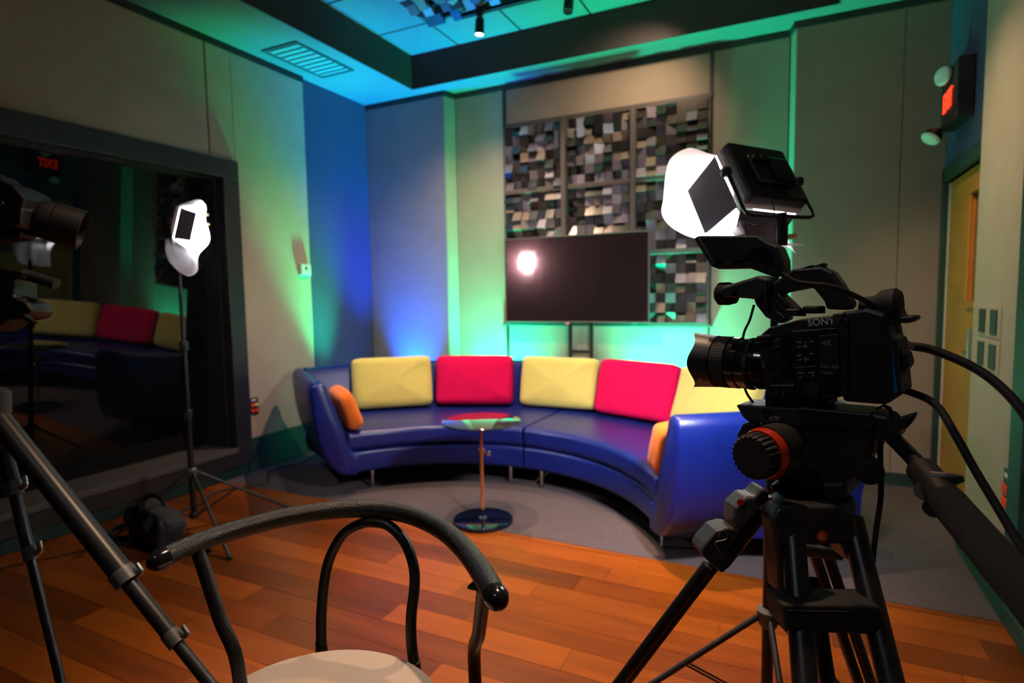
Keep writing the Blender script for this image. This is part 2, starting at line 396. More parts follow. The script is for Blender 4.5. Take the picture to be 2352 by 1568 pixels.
d1 = bpy.data.objects.new('door_1', None); COL.objects.link(d1); d1.location = (XR+.02, 4.15, 0); d1['kind'] = 'structure'
def dpart(n, g, m, parent=None, **k): return obj(n, xf(g, Matrix.Translation(-V(d1.location))), m, parent or d1, **k)
GX = XR+.012
dpart('door_leaf', join(box(GX, GX+.045, 4.03, 4.555, .01, 2.0), box(GX, GX+.045, 3.70, 4.03, .01, 1.27), box(GX, GX+.045, 3.70, 4.03, 1.86, 2.0), box(GX, GX+.045, 3.70, 3.78, 1.27, 1.86)), 'door_wood', smooth=False)
dpart('door_edge', box(GX-.006, GX+.045, 4.555, 4.573, .01, 2.0), 'white_plastic', smooth=False)
vf = dpart('vision_frame', join(box(GX-.012, GX, 3.77, 4.055, 1.86, 1.90), box(GX-.012, GX, 3.77, 4.055, 1.235, 1.275), box(GX-.012, GX, 4.03, 4.055, 1.275, 1.86)), 'door_wood', smooth=False, bev=.003)
mat('door_glass', (.10, .06, .04), .1)
dpart('pane', box(GX+.015, GX+.022, 3.77, 4.035, 1.26, 1.87), 'door_glass', vf, smooth=False)
hd = dpart('door_handle', join(cyl((GX, 3.745, 1.0), (GX-.05, 3.745, 1.0), .012), cyl((GX-.05, 3.745, 1.0), (GX-.05, 3.86, 1.0), .009)), 'steel')
struct('wall_front', box(XL-.2, XR+.2, YF-.15, YF, 0, ZC), 'fabric_grey')

# ---- ceiling: soffit ring around a tiled coffer
CX0, CX1, CY0, CY1 = -3.155, .224, -1.6, 4.52
struct('ceiling_soffit', join(box(XL, CX0, YF, YB, ZS, ZC+.045), box(CX1, XR+.2, YF, YB, ZS, ZC+.02), box(CX0, CX1, CY1, YB, ZS, ZC+.02), box(CX0, CX1, YF, CY0, ZS, ZC+.02)), 'paint_white')
struct('ceiling_fascia', join(box(CX0, CX0+.012, CY0, CY1, ZS-.002, ZC), box(CX1-.012, CX1, CY0, CY1, ZS-.002, ZC), box(CX0+.012, CX1-.012, CY1-.012, CY1, ZS-.002, ZC), box(CX0+.012, CX1-.012, CY0, CY0+.012, ZS-.002, ZC)), 'paint_dark')
ce = struct('ceiling', box(XL-.2, XR+.4, YF-.2, YB+.2, ZC+.045, ZC+.14), 'grid_dark')
gx = [CX0] + [-2.655+.592*k for k in range(5)] + [CX1]
gy = [CY1] + [4.045-.592*k for k in range(10)] + [CY0]
tm = {}
for i in range(len(gx)-1):
    for j in range(len(gy)-1):
        k = (round(gx[i+1]-gx[i], 3), round(gy[j]-gy[j+1], 3))
        if k[0] <= .02 or k[1] <= .02: continue
        if i in (1, 2) and j == 1: continue
        if k not in tm: tm[k] = mesh_of('ceiling_tile', box(.009, k[0]-.009, .009, k[1]-.009, 0, .02), 'tile', False)
        o = bpy.data.objects.new('ceiling_tile', tm[k]); COL.objects.link(o); o.parent = ce; o.location = (gx[i], gy[j+1], ZC)

# =================================================================== acoustic diffusers
bl_mesh = []
for k in range(14):
    h = random.uniform(.030, .064); a, b = random.choice([(0, 0), (.022, 0), (-.022, 0), (0, .022), (0, -.022), (.015, .015), (-.015, .012), (0, .03), (0, -.03)])
    v, f = box(-.5, .5, -1, 0, -.5, .5); s = .0765
    vv = [V((p.x*s, (-(h+(a*p.x*2+b*p.z*2)) if p.y < -.5 else 0), p.z*s)) for p in v]
    bl_mesh.append(mesh_of('block', (vv, f), 'diffuser_block', False))
def diffuser(label, c, size, M=None, n=7, group='skyline diffusers on the back wall'):
    t = Thing('acoustic_diffuser', label, 'acoustic panel', c, M, group)
    s = size/2; tk = .018
    t.part('backing', box(-s, s, -.012, 0, -s, s), 'black_plastic', world=False, smooth=False)
    t.part('frame', join(box(-s, s, -.05, -.012, s-tk, s), box(-s, s, -.05, -.012, -s, -s+tk), box(-s, -s+tk, -.05, -.012, -s+tk, s-tk), box(s-tk, s, -.05, -.012, -s+tk, s-tk)), 'trim_grey', world=False, smooth=False, bev=.004)
    st = (size-2*tk)/n
    for i in range(n):
        for j in range(n):
            o = bpy.data.objects.new('block', random.choice(bl_mesh)); COL.objects.link(o); o.parent = t.e
            o.location = (-s+tk+st*(i+.5), -.012, -s+tk+st*(j+.5))
    return t
cols = [(-2.076, 'beside the tan wall strip'), (-1.487, 'of the middle column'), (-.90, 'beside the right wall strip')]
rws = [(2.533, 'top'), (1.957, 'middle'), (1.38, 'bottom')]
where = {(0, 0): 'upper corner nearest the blue pilaster', (0, 1): 'top row centre', (0, 2): 'upper corner nearest the dark wall',
         (1, 0): 'middle row over the television, nearest the pilaster', (1, 1): 'middle row over the television centre', (1, 2): 'middle row partly behind the white light diffusion',
         (2, 0): 'bottom row hidden behind the television', (2, 1): 'bottom row behind the television centre', (2, 2): 'lower corner beside the television'}
for j, (z, rn) in enumerate(rws):
    for i, (x, cn) in enumerate(cols):
        diffuser('dark block skyline diffuser on back wall, ' + where[(j, i)], (x, YB, z), .578)
struct('trim_6', join(box(-2.36, -.60, YB-.045, YB, 2.822, 2.845), box(-2.41, -.585, YB-.05, YB, 1.07, 1.092)), 'trim_grey', bev=.003)
struct('trim_7', join(*[box(-2.35, -.625, YB-.085, YB-.012, z-.02, z+.02) for z in (2.245, 1.668)], *[box(x-.021, x+.021, YB-.118, YB-.012, 1.092, 2.822) for x in (-1.782, -1.193)]), 'trim_grey', bev=.004)
Rc = Matrix.Rotation(PI/2, 3, 'X')
diffuser('dark block diffuser set in the ceiling grid behind lit spotlight', (-2.36, 3.75, ZC+.045), .585, Rc, group='diffusers in the ceiling')
diffuser('dark block diffuser set in the ceiling grid over the unlit spotlight', (-1.768, 3.75, ZC+.045), .585, Rc, group='diffusers in the ceiling')

# =================================================================== ceiling fittings
v = Thing('air_vent', 'rectangular ceiling air vent with dark edge on the soffit', 'vent', (-3.465, 3.59, ZS))
v.part('frame', join(box(-3.64, -3.29, 3.28, 3.30, ZS-.012, ZS), box(-3.64, -3.29, 3.885, 3.905, ZS-.012, ZS), box(-3.64, -3.62, 3.30, 3.885, ZS-.012, ZS), box(-3.31, -3.29, 3.30, 3.885, ZS-.012, ZS)), 'grid_dark', smooth=False)
mat('vent_grey', (.16, .19, .18), .6)
v.part('back_plate', box(-3.62, -3.31, 3.30, 3.885, ZS-.003, ZS), 'vent_grey', smooth=False)
for k in range(9):
    yy = 3.33+.065*k; v.part('slat', xf(box(-.15, .15, -.018, .018, -.001, .001), Matrix.Translation((-3.465, yy, ZS-.007)) @ Matrix.Rotation(.35, 4, 'X')), 'vent_grey', smooth=False)

TZ = 3.445
tag(obj('track_rail', join(box(-2.31, -.2, 3.965, 4.0, TZ-.02, TZ+.015), box(-2.2, -2.16, 3.97, 3.995, TZ+.015, ZC), box(-.6, -.56, 3.97, 3.995, TZ+.015, ZC)), 'black_metal', smooth=False, bev=.003), 'black lighting track bar under the green ceiling tiles', 'track light')
def track_head(label, x, y, z, aim, on, energy, spot=60, col=WARM, blend=.6):
    t = Thing('track_spotlight', label, 'spotlight', (x, y, z), group='spotlights on the ceiling tracks')
    d = (V(aim)-V((x, y, z-.045))).normalized(); p = V((x, y, z-.045))
    t.part('adapter', box(x-.02, x+.02, y-.016, y+.016, z-.02, z), 'black_metal', smooth=False)
    t.part('stem', cyl((x, y, z-.02), (x, y, z-.045), .009), 'black_metal')
    t.part('housing', lathe(p-d*.02, d, [(0, .018), (.01, .03), (.02, .034), (.125, .036), (.125, .031), (.11, .030)], 28, False), 'black_metal')
    t.part('lamp_lens', lathe(p+d*.098, d, [(0, .029), (.002, .029)], 24), 'spot_face' if on else 'black_gloss')
    if on: lamp('spot_lamp', 'SPOT', p+d*.11, V(aim), energy, col, t.e, spot_size=math.radians(spot), spot_blend=blend, shadow_soft_size=.03)
track_head('lit black spotlight on ceiling track, white glowing end', -2.155, 3.98, TZ-.02, (-2.35, 3.9, 0), True, E_TRACK*1.3, 125, blend=1)
track_head('unlit black spotlight hanging from ceiling track beside a tile seam', -1.452, 3.98, TZ-.02, (-1.47, 3.5, 1.5), False, 0)
track_head('black spotlight washing warm light on back wall', -.8, 3.98, TZ-.02, (-1.35, 4.8, 2.4), True, E_TRACK*.36, 110, blend=1)
for yy, lb in ((1.48, 'black lighting track bar over the wooden floor'), (2.6, 'black lighting track bar over the side table'), (-.72, 'black lighting track bar added at the back of the room for the fill spotlight')):  # the rearmost bar is added only to carry the fill head
    tag(obj('track_rail', join(box(-3.0, .1, yy-.015, yy+.02, TZ-.02, TZ+.015), box(-2.6, -2.56, yy-.01, yy+.015, TZ+.015, ZC), box(-.3, -.26, yy-.01, yy+.015, TZ+.015, ZC)), 'black_metal', smooth=False, bev=.003), lb, 'track light')
track_head('black spotlight aimed at the carpet before the sofa', -1.75, 2.6, TZ-.02, (-1.7, 3.8, .5), True, E_TRACK*1.25, 80, blend=.9)
track_head('black spotlight aimed at the wood floor', -1.0, 2.6, TZ-.02, (-.75, 2.2, 0), True, E_TRACK*2.7, 68, blend=1)
track_head('black spotlight aimed at the wooden door', -.15, 2.6, TZ-.02, (.85, 3.9, 1.0), True, E_TRACK*.85, 55, blend=1)
track_head('black fill spotlight added behind the cameras', -.9, 1.48-2.2, TZ-.02, (-.2, 1.0, 1.1), True, E_TRACK*.12, 75, (.85, .88, 1.0), 1)  # unseen fill light, added to lift the dark side of the video camera
track_head('black spotlight aimed at the tall armchair', -.45, 1.48, TZ-.02, (-.85, .8, .7), True, E_TRACK*1.0, 62, blend=1)

# =================================================================== floor uplights
def par(label, x, y, aim, col, e, mm, spot=120):
    t = Thing('floor_uplight', label, 'stage light', (x, y, 0), group='coloured uplights on the floor behind the sofa')
    t.part('base', box(x-.06, x+.06, y-.04, y+.04, .004, .02), 'black_metal', smooth=False, bev=.003)
    d = (V(aim)-V((x, y, .12))).normalized(); p = V((x, y, .10))
    t.part('can', lathe(p-d*.06, d, [(0, .02), (.01, .04), (.12, .048), (.12, .042), (.11, .04)], 24, False), 'black_metal')
    t.part('yoke', join(cyl((x-.052, y, .02), (x-.052, y, .11), .005), cyl((x+.052, y, .02), (x+.052, y, .11), .005)), 'black_metal')
    t.part('lens', lathe(p+d*.045, d, [(0, .040), (.003, .040)], 24), mm)
    lamp('uplight_lamp', 'SPOT', p+d*.07, V(aim), e, col, t.e, spot_size=math.radians(spot), spot_blend=1, shadow_soft_size=.05)
par('green floor uplight behind the sofa near the pilaster', -2.66, 4.50, (-2.66, 4.52, 3), GREEN, E_GREEN*.2, 'par_green', 150)
par('green floor uplight behind the sofa near the dark wall', -.60, 4.44, (-.60, 4.46, 3), GREEN, E_GREEN*.4, 'par_green', 150)
par('extra green floor uplight added between the television stand and the pilaster', -2.40, 4.62, (-2.40, 4.80, .75), (0, 1, .50), E_GREEN*7, 'par_green', 92)  # extra lamp, added to brighten the low back wall
par('extra green floor uplight added between the television stand and the dark wall', -.95, 4.60, (-.92, 4.80, .75), (0, 1, .50), E_GREEN*7, 'par_green', 92)  # second added lamp grazing the low back wall
par('green floor uplight in the corner by the blue wall strip', -3.50, 4.12, (-3.76, 3.66, 2.7), GREEN, E_GREEN*5.0, 'par_green', 42)
par('blue floor uplight before the pilaster', -3.30, 4.56, (-3.31, 4.52, 3), BLUE, E_BLUE, 'par_blue', 60)

# =================================================================== sofa
CC = V((-1.70, 2.42, 0)); PH0 = math.radians(1.2)
def pol(r, ph, z): return V((CC.x+r*math.sin(ph), CC.y+r*math.cos(ph), z))
def arc_loft(prof, p0, p1, n, wr=None):
    secs = []
    for i in range(n+1):
        ph = p0+(p1-p0)*i/n
        s = []
        for r, z in prof:
            q = pol(r, ph, z)
            if wr: q += V((0, 0, 1))*wr*noise.noise(V((ph*7, r*6, z*6)))
            s.append(q)
        secs.append(s)
    return loft(secs)
def sofa_half(sg, label, end=59.6, da=53, ws=1.0, arm_end=59.6, back=0):
    t = Thing('sofa_section', label, 'sofa', pol(1.65, sg*math.radians(30), 0), group='halves of the curved sofa')
    g = math.radians(.35)
    pe = math.radians(end+.9)
    a0 = PH0 + sg*g
    t.part('base', arc_loft(rrect(1.185, 2.10, .140, .298, .03), a0, sg*pe, 36), 'leather')
    t.part('seat_cushion', arc_loft(rrect(1.172, 1.98, .302, .432, .035), a0, sg*math.radians(end-.3), 40, .006), 'leather', bev=.012, seg=3)
    bk = [(2.14, .16), (2.155, .40), (2.15, .74), (2.135, .78), (2.10, .795), (2.05, .793), (2.015, .775), (2.0, .74), (1.97, .42), (1.96, .30), (1.96, .16)]
    t.part('backrest', arc_loft(bk, a0, sg*math.radians(end+.9), 36, .003), 'leather')
    # arm: U-shaped side sweeping up out of the base and leaning outwards
    d = V((sg*math.sin(math.radians(da)), math.cos(math.radians(da)), 0)); n = V((sg*math.cos(math.radians(da)), -math.sin(math.radians(da)), 0))
    o0 = pol(1.186, sg*math.radians(arm_end), 0) + d*back
    prof = [(-.06, .142), (-.03, .141), (.02, .146), (.07, .170), (.12, .225), (.16, .300), (.19, .40), (.21, .52), (.222, .66), (.226, .735), (.215, .772), (.185, .790), (.15, .785), (.122, .762), (.11, .72), (.06, .58), (.015, .44), (-.005, .36), (-.025, .310), (-.05, .300), (-.06, .297)]
    secs = []
    for i, (s, sh) in enumerate([(-.04, .020), (-.033, .008), (-.015, 0), (.2, 0), (.5, 0), (.8, 0), (.93, 0), (.955, .008), (.965, .022)]):
        c = V((.06, .46)); sec = []
        for k, (u, z) in enumerate(prof):
            u2, z2 = u, z
            if sh and k > 1 and k < len(prof)-2:
                a = V(prof[k-1]); b = V(prof[k+1]); tt = (b-a).normalized(); nn = V((-tt.y, tt.x)); u2 += nn.x*sh; z2 += nn.y*sh
            elif sh:
                z2 += sh if z < .25 else -sh
            sec.append(o0+d*s+n*u2*ws+V((0, 0, z2)))
        secs.append(sec)
    t.part('arm', loft(secs), 'leather', ang=60)
    # stitched seams on the front and chrome legs
    for ph in (5.5, end-8.1):
        for r in (1.255, 2.02):
            q = pol(r, sg*math.radians(ph) + PH0*.5, 0)
            t.part('leg', lathe(q+V((0, 0, .004)), (0, 0, 1), [(0, .013), (.014, .014), (.02, .009), (.14, .015)], 16), 'chrome')
    return t
sofa_half(-1, 'curved blue leather sofa half nearest the dark window')
sofa_half(1, 'curved blue leather sofa half partly behind the video camera', 67.8, 55, 1.10, 68.4, .025)

def back_cushion(label, name, m, ph, w, h, seed, lean=.20, roll=0, r=1.925):
    ph = math.radians(ph); c = pol(r, ph, .434+h/2*math.cos(lean)+.012)
    M = Matrix.Rotation(-ph, 3, 'Z') @ Matrix.Rotation(-lean, 3, 'X') @ Matrix.Rotation(roll, 3, 'Y')
    o = obj(name, pillow(w, .17, h, .17, seed, wr=.006), m, smooth=True, ang=180)
    o.matrix_world = Matrix.Translation(c) @ M.to_4x4(); tag(o, label, 'cushion', 'back cushions on the sofa'); return o
back_cushion('yellow back cushion leaning beside the orange bolster by the window', 'sofa_cushion', 'cush_yellow', -41.5, .645, .41, 1)
back_cushion('magenta red back cushion behind the round side table', 'sofa_cushion', 'cush_magenta', -21.2, .645, .405, 2)
back_cushion('yellow back cushion in the middle of the sofa between two red ones', 'sofa_cushion', 'cush_yellow', .2, .65, .40, 3)
back_cushion('magenta red back cushion beneath the television, between two yellow ones', 'sofa_cushion', 'cush_magenta', 20.8, .66, .415, 4, .27, 0, 1.885)
back_cushion('yellow back cushion behind the video camera lens', 'sofa_cushion', 'cush_yellow', 41.6, .655, .415, 5, .27, 0, 1.885)
def bolster(label, sg, s0, seed, end=59.6):
    d = V((sg*math.sin(math.radians(53)), math.cos(math.radians(53)), 0)); n = V((sg*math.cos(math.radians(53)), -math.sin(math.radians(53)), 0))
    o0 = pol(1.186, sg*math.radians(end), 0)
    lean = .33; c = o0+d*(s0+.22)+n*-.035+V((0, 0, .432+.142))
    zax = (V((0, 0, 1))*math.cos(lean)+n*math.sin(lean)).normalized(); xax = d*1.0; yax = zax.cross(xax)
    o = obj('bolster_cushion', pillow(.46, .125, .285, .35, seed, puff=.1), 'cush_orange', smooth=True, ang=180)
    M = Matrix((xax, yax, zax)).transposed(); o.matrix_world = Matrix.Translation(c) @ M.to_4x4(); tag(o, label, 'cushion', 'orange arm cushions')
bolster('orange arm cushion leaning on the sofa arm by the window', -1, -.02, 1)
bolster('orange arm cushion tucked inside the sofa arm by the video camera', 1, -.01, 2, 67.8)

# =================================================================== side table
t = Thing('side_table', 'small round glass side table on a chrome pole before the sofa', 'table', (-1.655, 2.975, 0))
bx, by = -1.655, 2.975
t.part('table_top', lathe((bx, by, .602), (0, 0, 1), [(0, .228), (.002, .232), (.010, .232), (.012, .228)], 64), 'table_glass')
t.part('pole', cyl((bx, by, .03), (bx, by, .60), .0135, .0135, 20), 'chrome')
cl = t.part('collar', cyl((bx, by, .40), (bx, by, .44), .019), 'chrome')
t.part('knob', join(cyl((bx, by, .425), (bx+.045, by-.01, .425), .006), lathe((bx+.045, by-.01, .425), (1, -.2, 0), [(0, .008), (.004, .014), (.014, .014), (.018, .008)], 16)), 'chrome', cl)
t.part('base', lathe((bx, by, .004), (0, 0, 1), [(0, .178), (.010, .180), (.018, .176), (.022, .15)], 56), 'table_black_glass')
t.part('base_cap', lathe((bx, by, .024), (0, 0, 1), [(0, .028), (.008, .026), (.014, .016)], 24), 'chrome')
for k in range(3):
    a = 2*PI*k/3+.5; t.part('top_fixing', cyl((bx+.15*math.cos(a), by+.15*math.sin(a), .594), (bx+.15*math.cos(a), by+.15*math.sin(a), .602), .012), 'chrome')

# =================================================================== television on a stand
TX0, TX1, TZ0, TZ1, TY = -2.300, -1.038, 1.108, 1.832, 4.625
t = Thing('television', 'large black flat television hung before the wall diffusers', 'television', ((TX0+TX1)/2, TY, TZ0))
t.part('casing', box(TX0+.01, TX1-.01, TY, TY+.05, TZ0+.01, TZ1-.01), 'black_plastic', smooth=False, bev=.005)
b = .011
t.part('bezel', join(box(TX0, TX1, TY-.012, TY+.01, TZ0, TZ0+b), box(TX0, TX1, TY-.012, TY+.01, TZ1-b, TZ1), box(TX0, TX0+b, TY-.012, TY+.01, TZ0+b, TZ1-b), box(TX1-b, TX1, TY-.012, TY+.01, TZ0+b, TZ1-b)), 'trim_grey', smooth=False, bev=.002)
t.part('screen', box(TX0+b, TX1-b, TY-.006, TY+.0, TZ0+b, TZ1-b), 'tv_screen', smooth=False)
lg = t.part('logo_tab', box(-1.74, -1.70, TY-.014, TY-.004, TZ0-.010, TZ0), 'print_grey', smooth=False)
t.part('standby_light', box(-1.725, -1.713, TY-.0145, TY-.006, TZ0-.014, TZ0-.008), 'standby_red', lg, smooth=False)
t = Thing('television_stand', 'black ladder-shaped steel stand under the television', 'stand', (-1.63, TY+.09, 0))
for x in (-1.722, -1.535): t.part('upright', box(x-.014, x+.014, TY+.05, TY+.073, .02, 1.5), 'black_metal', smooth=False)
for z in (.86, 1.3): t.part('crossbar', box(-1.71, -1.547, TY+.053, TY+.070, z-.012, z+.012), 'black_metal', smooth=False)
t.part('mount_plate', box(-1.80, -1.45, TY+.048, TY+.056, 1.3, 1.6), 'black_metal', smooth=False)
t.part('foot', box(-1.95, -1.30, TY+.02, TY+.10, .004, .02), 'black_metal', smooth=False)

# =================================================================== wall plates, thermostat, exit sign
t = Thing('wall_thermostat', 'small white thermostat with dark sensor on the beige wall', 'thermostat', (-3.77, 3.735, 1.594))
t.part('cover', box(-3.77, -3.735, 3.675, 3.79, 1.535, 1.635), 'white_plastic', smooth=False, bev=.008)
t.part('sensor', box(-3.7352, -3.733, 3.722, 3.745, 1.585, 1.605), 'black_plastic', smooth=False)
t = Thing('connector_plate', 'black wall plate with red and green sockets beside the window frame', 'wall plate', (-3.77, 3.15, .515))
t.part('plate', box(-3.77, -3.762, 3.115, 3.20, .455, .585), 'black_plastic', smooth=False, bev=.003)
t.part('plate_label', box(-3.762, -3.7612, 3.135, 3.18, .562, .572), 'print_white', smooth=False)
for i, yy in enumerate((3.14, 3.175)):
    for j, zz in enumerate((.485, .53)):
        t.part('socket', cyl((-3.762, yy, zz), (-3.752, yy, zz), .013), ('connector_red', 'connector_green', 'connector_red', 'connector_yellow')[i*2+j] if i else 'connector_red')
t = Thing('connector_plate', 'black wall plate with four orange-red sockets by the green door frame', 'wall plate', (.8, 2.985, .52))
t.part('plate', box(.792, .80, 2.95, 3.035, .43, .60), 'black_plastic', smooth=False, bev=.003)
t.part('plate_label', box(.7912, .792, 2.965, 3.02, .568, .585), 'print_white', smooth=False)
for yy in (2.975, 3.01):
    for zz in (.465, .52): t.part('socket', box(.783, .792, yy-.014, yy+.014, zz-.020, zz+.020), 'connector_red', smooth=False, bev=.004)
for lb, zz in (('upper pale switch plate with two black rocker switches', 1.192), ('lower pale switch plate with two black rocker switches', 1.037)):
    t = Thing('switch_plate', lb + ' on the pale wall', 'light switch', (.8, 3.36, zz), group='switch plates by the door')
    t.part('plate', box(.796, .80, 3.19, 3.55, zz-.073, zz+.073), 'fabric_beige', smooth=False, bev=.002)
    for yy in (3.465, 3.285): t.part('rocker', box(.791, .796, yy-.048, yy+.048, zz-.055, zz+.055), 'black_plastic', smooth=False, bev=.002)
t = Thing('corner_guard', 'short steel guard on the edge of the pale wall panel', 'corner guard', (.8, 3.66, 1.0))
t.part('plate', box(.783, .84, 3.65, 3.672, .93, 1.14), 'steel', smooth=False, bev=.003)

t = Thing('exit_sign', 'red lit exit sign with two emergency lamp heads above the door', 'exit sign', (XR, 4.2, 2.25))
t.part('housing', box(.765, XR, 4.02, 4.42, 2.28, 2.60), 'black_plastic', smooth=False, bev=.006)
rot = Matrix(((0, 0, -1), (-1, 0, 0), (0, 1, 0))).to_4x4()
text('EXIT', .155, t.I @ Matrix.Translation((.762, 4.24, 2.42)) @ rot @ Matrix.Diagonal((.68, 1, 1, 1)), 'exit_red', t.e, 'sign_letters', .002)
for yy, zz, xx, d in ((4.20, 2.555, .735, V((-.80, -.58, .05))), (4.28, 2.235, .70, V((-.55, -.25, -.80)))):
    c = V((xx, yy, zz)); d = d.normalized()
    h = t.part('lamp_head', lathe(c-d*.05, d, [(0, .02), (.02, .045), (.05, .056), (.058, .056)], 24), 'black_plastic')
    t.part('lamp_lens', lathe(c+d*.008, d, [(0, .054), (.012, .046), (.016, .02)], 24), 'lamp_lens_white', h)
    t.part('lamp_arm', cyl(c-d*.045, V((XR-.02, yy-.03, zz-.02 if zz > 2.4 else zz+.06)), .012), 'black_plastic')

# floor cable along the left wall
tag(obj('floor_cable', tube([(-3.70, 4.3, .012), (-3.69, 3.8, .012), (-3.60, 3.45, .012), (-3.66, 3.2, .012), (-3.45, 2.95, .008), (-3.62, 2.7, .008), (-3.5, 2.45, .008), (-3.55, 2.2, .008)], .007, 8), 'black_rubber'), 'thin black cable on the floor along the window wall', 'cable')

# =================================================================== light stands and LED panels
def led_light(label, c, yaw, tilt, roll, w, h, energy, sheet, pegs, fl_=.135, back=0):
    """panel frame: X = panel width (to its right seen from behind), Y = facing direction, Z = panel up"""
    cy, sy = math.cos(yaw), math.sin(yaw)
    nh = V((sy, cy, 0)); ex = V((cy, -sy, 0)); ny = nh*math.cos(tilt)-V((0, 0, 1))*math.sin(tilt); ez = ex.cross(ny); cr, sr = math.cos(roll), math.sin(roll); ex, ez = ex*cr-ez*sr, ez*cr+ex*sr
    M = Matrix((ex, ny, ez)).transposed()
    t = Thing('led_light_panel', label, 'studio light', c, M, 'led panels on light stands')
    T = t
    T.part('housing', box(-w/2, w/2, -.035, 0, -h/2, h/2), 'black_plastic', world=False, smooth=False, bev=.008, seg=3)
    T.part('rear_pack', box(-w*.30, w*.34, -.048, -.035, -h*.28, h*.22), 'black_plastic', world=False, smooth=False, bev=.006)
    T.part('battery', box(-w*.05, w*.30, -.060, -.048, -h*.25, h*.16), 'black_gloss', world=False, smooth=False, bev=.005)
    for kx in (-w*.22, -w*.10): T.part('dimmer_knob', lathe((kx, -.048, h*.12), (0, -1, 0), [(0, .012), (.012, .011)], 18), 'black_rubber', world=False)
    T.part('power_light', cbox((-w*.16, -.049, h*.20), (.004, .003, .004)), 'green_led', world=False, smooth=False)
    T.part('led_face', box(-w/2+.008, w/2-.008, 0, .004, -h/2+.008, h/2-.008), 'led_face', world=False, smooth=False)
    T.part('face_rim', join(box(-w/2, -w/2+.007, 0, .016, -h/2, h/2), box(w/2-.007, w/2, 0, .016, -h/2, h/2), box(-w/2, w/2, 0, .016, -h/2, -h/2+.007), box(-w/2, w/2, 0, .016, h/2-.007, h/2)), 'lamp_lens_white', world=False, smooth=False)
    def leaf(nm, base, along, out, wd0, wd1, L):
        base, along, out = V(base), V(along), V(out).normalized()
        q = [base-along*wd0/2, base+along*wd0/2, base+along*wd1/2+out*L, base-along*wd1/2+out*L]
        T.part(nm, prism(q, along.cross(out)*.0016), 'barn_metal', world=False, smooth=False)
    leaf('barn_door', (-w/2-.002, .02, 0), (0, 0, 1), (-.10, .99, 0), h*.96, h*.86, fl_)
    leaf('barn_door', (w/2+.002, .02, 0), (0, 0, 1), (.10, .99, 0), h*.96, h*.86, fl_)
    leaf('barn_door', (0, .02, -h/2-.002), (1, 0, 0), (0, .9, -.40), w*.96, w*.70, fl_*.8)
    leaf('barn_door', (0, .02, h/2+.002), (1, 0, 0), (0, .9, .45), w*.96, w*.80, fl_*.8)
    # yoke
    exh = V((ex.x, ex.y, 0)).normalized(); cw = V(c)-ny*.012; dn = .122; hw = w/2+.018; zd = (V((0, 0, -1)) - nh*back/dn)
    T.part('yoke', tube([cw-exh*hw, cw-exh*hw+zd*(dn-.02), cw-exh*(hw-.004)+zd*(dn-.006), cw-exh*(hw-.02)+zd*dn, cw+exh*(hw-.02)+zd*dn, cw+exh*(hw-.004)+zd*(dn-.006), cw+exh*hw+zd*(dn-.02), cw+exh*hw], .0055, 8, sm=False), 'black_metal')
    for s in (-1, 1): T.part('yoke_knob', lathe((s*(w/2+.012), -.012, 0), (s, 0, 0), [(0, .009), (.008, .016), (.022, .016), (.026, .008)], 16), 'black_rubber', world=False)
    ob = T.part('diffusion_sheet', sheet(w, h), 'vellum', world=False, ang=180, label='white diffusion paper')
    for pth in pegs:
        a, b = V(pth[0]), V(pth[1]); T.part('clothes_peg', cbox((a+b)/2, (.010, (b-a).length, .012), (b-a).to_track_quat('Y', 'Z').to_matrix()), 'wood_peg', world=False, smooth=False)
    L = lamp('led_lamp', 'AREA', t.M @ V((0, .03, 0)), t.M @ V((0, 1, 0)), energy, WHITE, None, size=w*.85)
    L.parent = t.e; L.matrix_parent_inverse = t.M.inverted(); L.data.shape = 'SQUARE'; L.data.spread = math.radians(120)
    return t, cw+zd*dn

def sheet_from(path, wf, seed, amp=.012, nu=26, nv=48, xo=0, flap=None):
    pts = smooth_path([V((0, a, b)) for a, b in path], 8)
    def fn(u, v):
        i = min(int(v*(len(pts)-1)), len(pts)-2); f = v*(len(pts)-1)-i; q = pts[i].lerp(pts[i+1], f)
        W = wf(v); x = (u-.5)*W+xo
        bul = (1-(2*u-1)**2)*.012
        n = noise.noise(V((u*4+seed, v*6, seed)))*amp + noise.noise(V((u*11, v*9+seed, 2)))*amp*.4
        return V((x+noise.noise(V((v*5, seed, u*2)))*amp, q.y+bul+n, q.z+n*.7))
    g = grid(fn, nu, nv)
    if flap is not None:      # the paper folded in at the near side, between the draped edge and the lamp
        a, b = pts[0], pts[-1]
        def fl2(u, v):
            e = fn(1.0 if flap > 0 else 0.0, v); c = a.lerp(b, v); q = e.lerp(V((flap, max(c.y, .012)*.6+.02, c.z*.8)), u)
            q.x = e.x+(flap-e.x)*min(1, u*1.6)+noise.noise(V((u*5, v*7, seed)))*amp*1.5; return q
        g = join(g, grid(fl2, 10, nv))
    return g

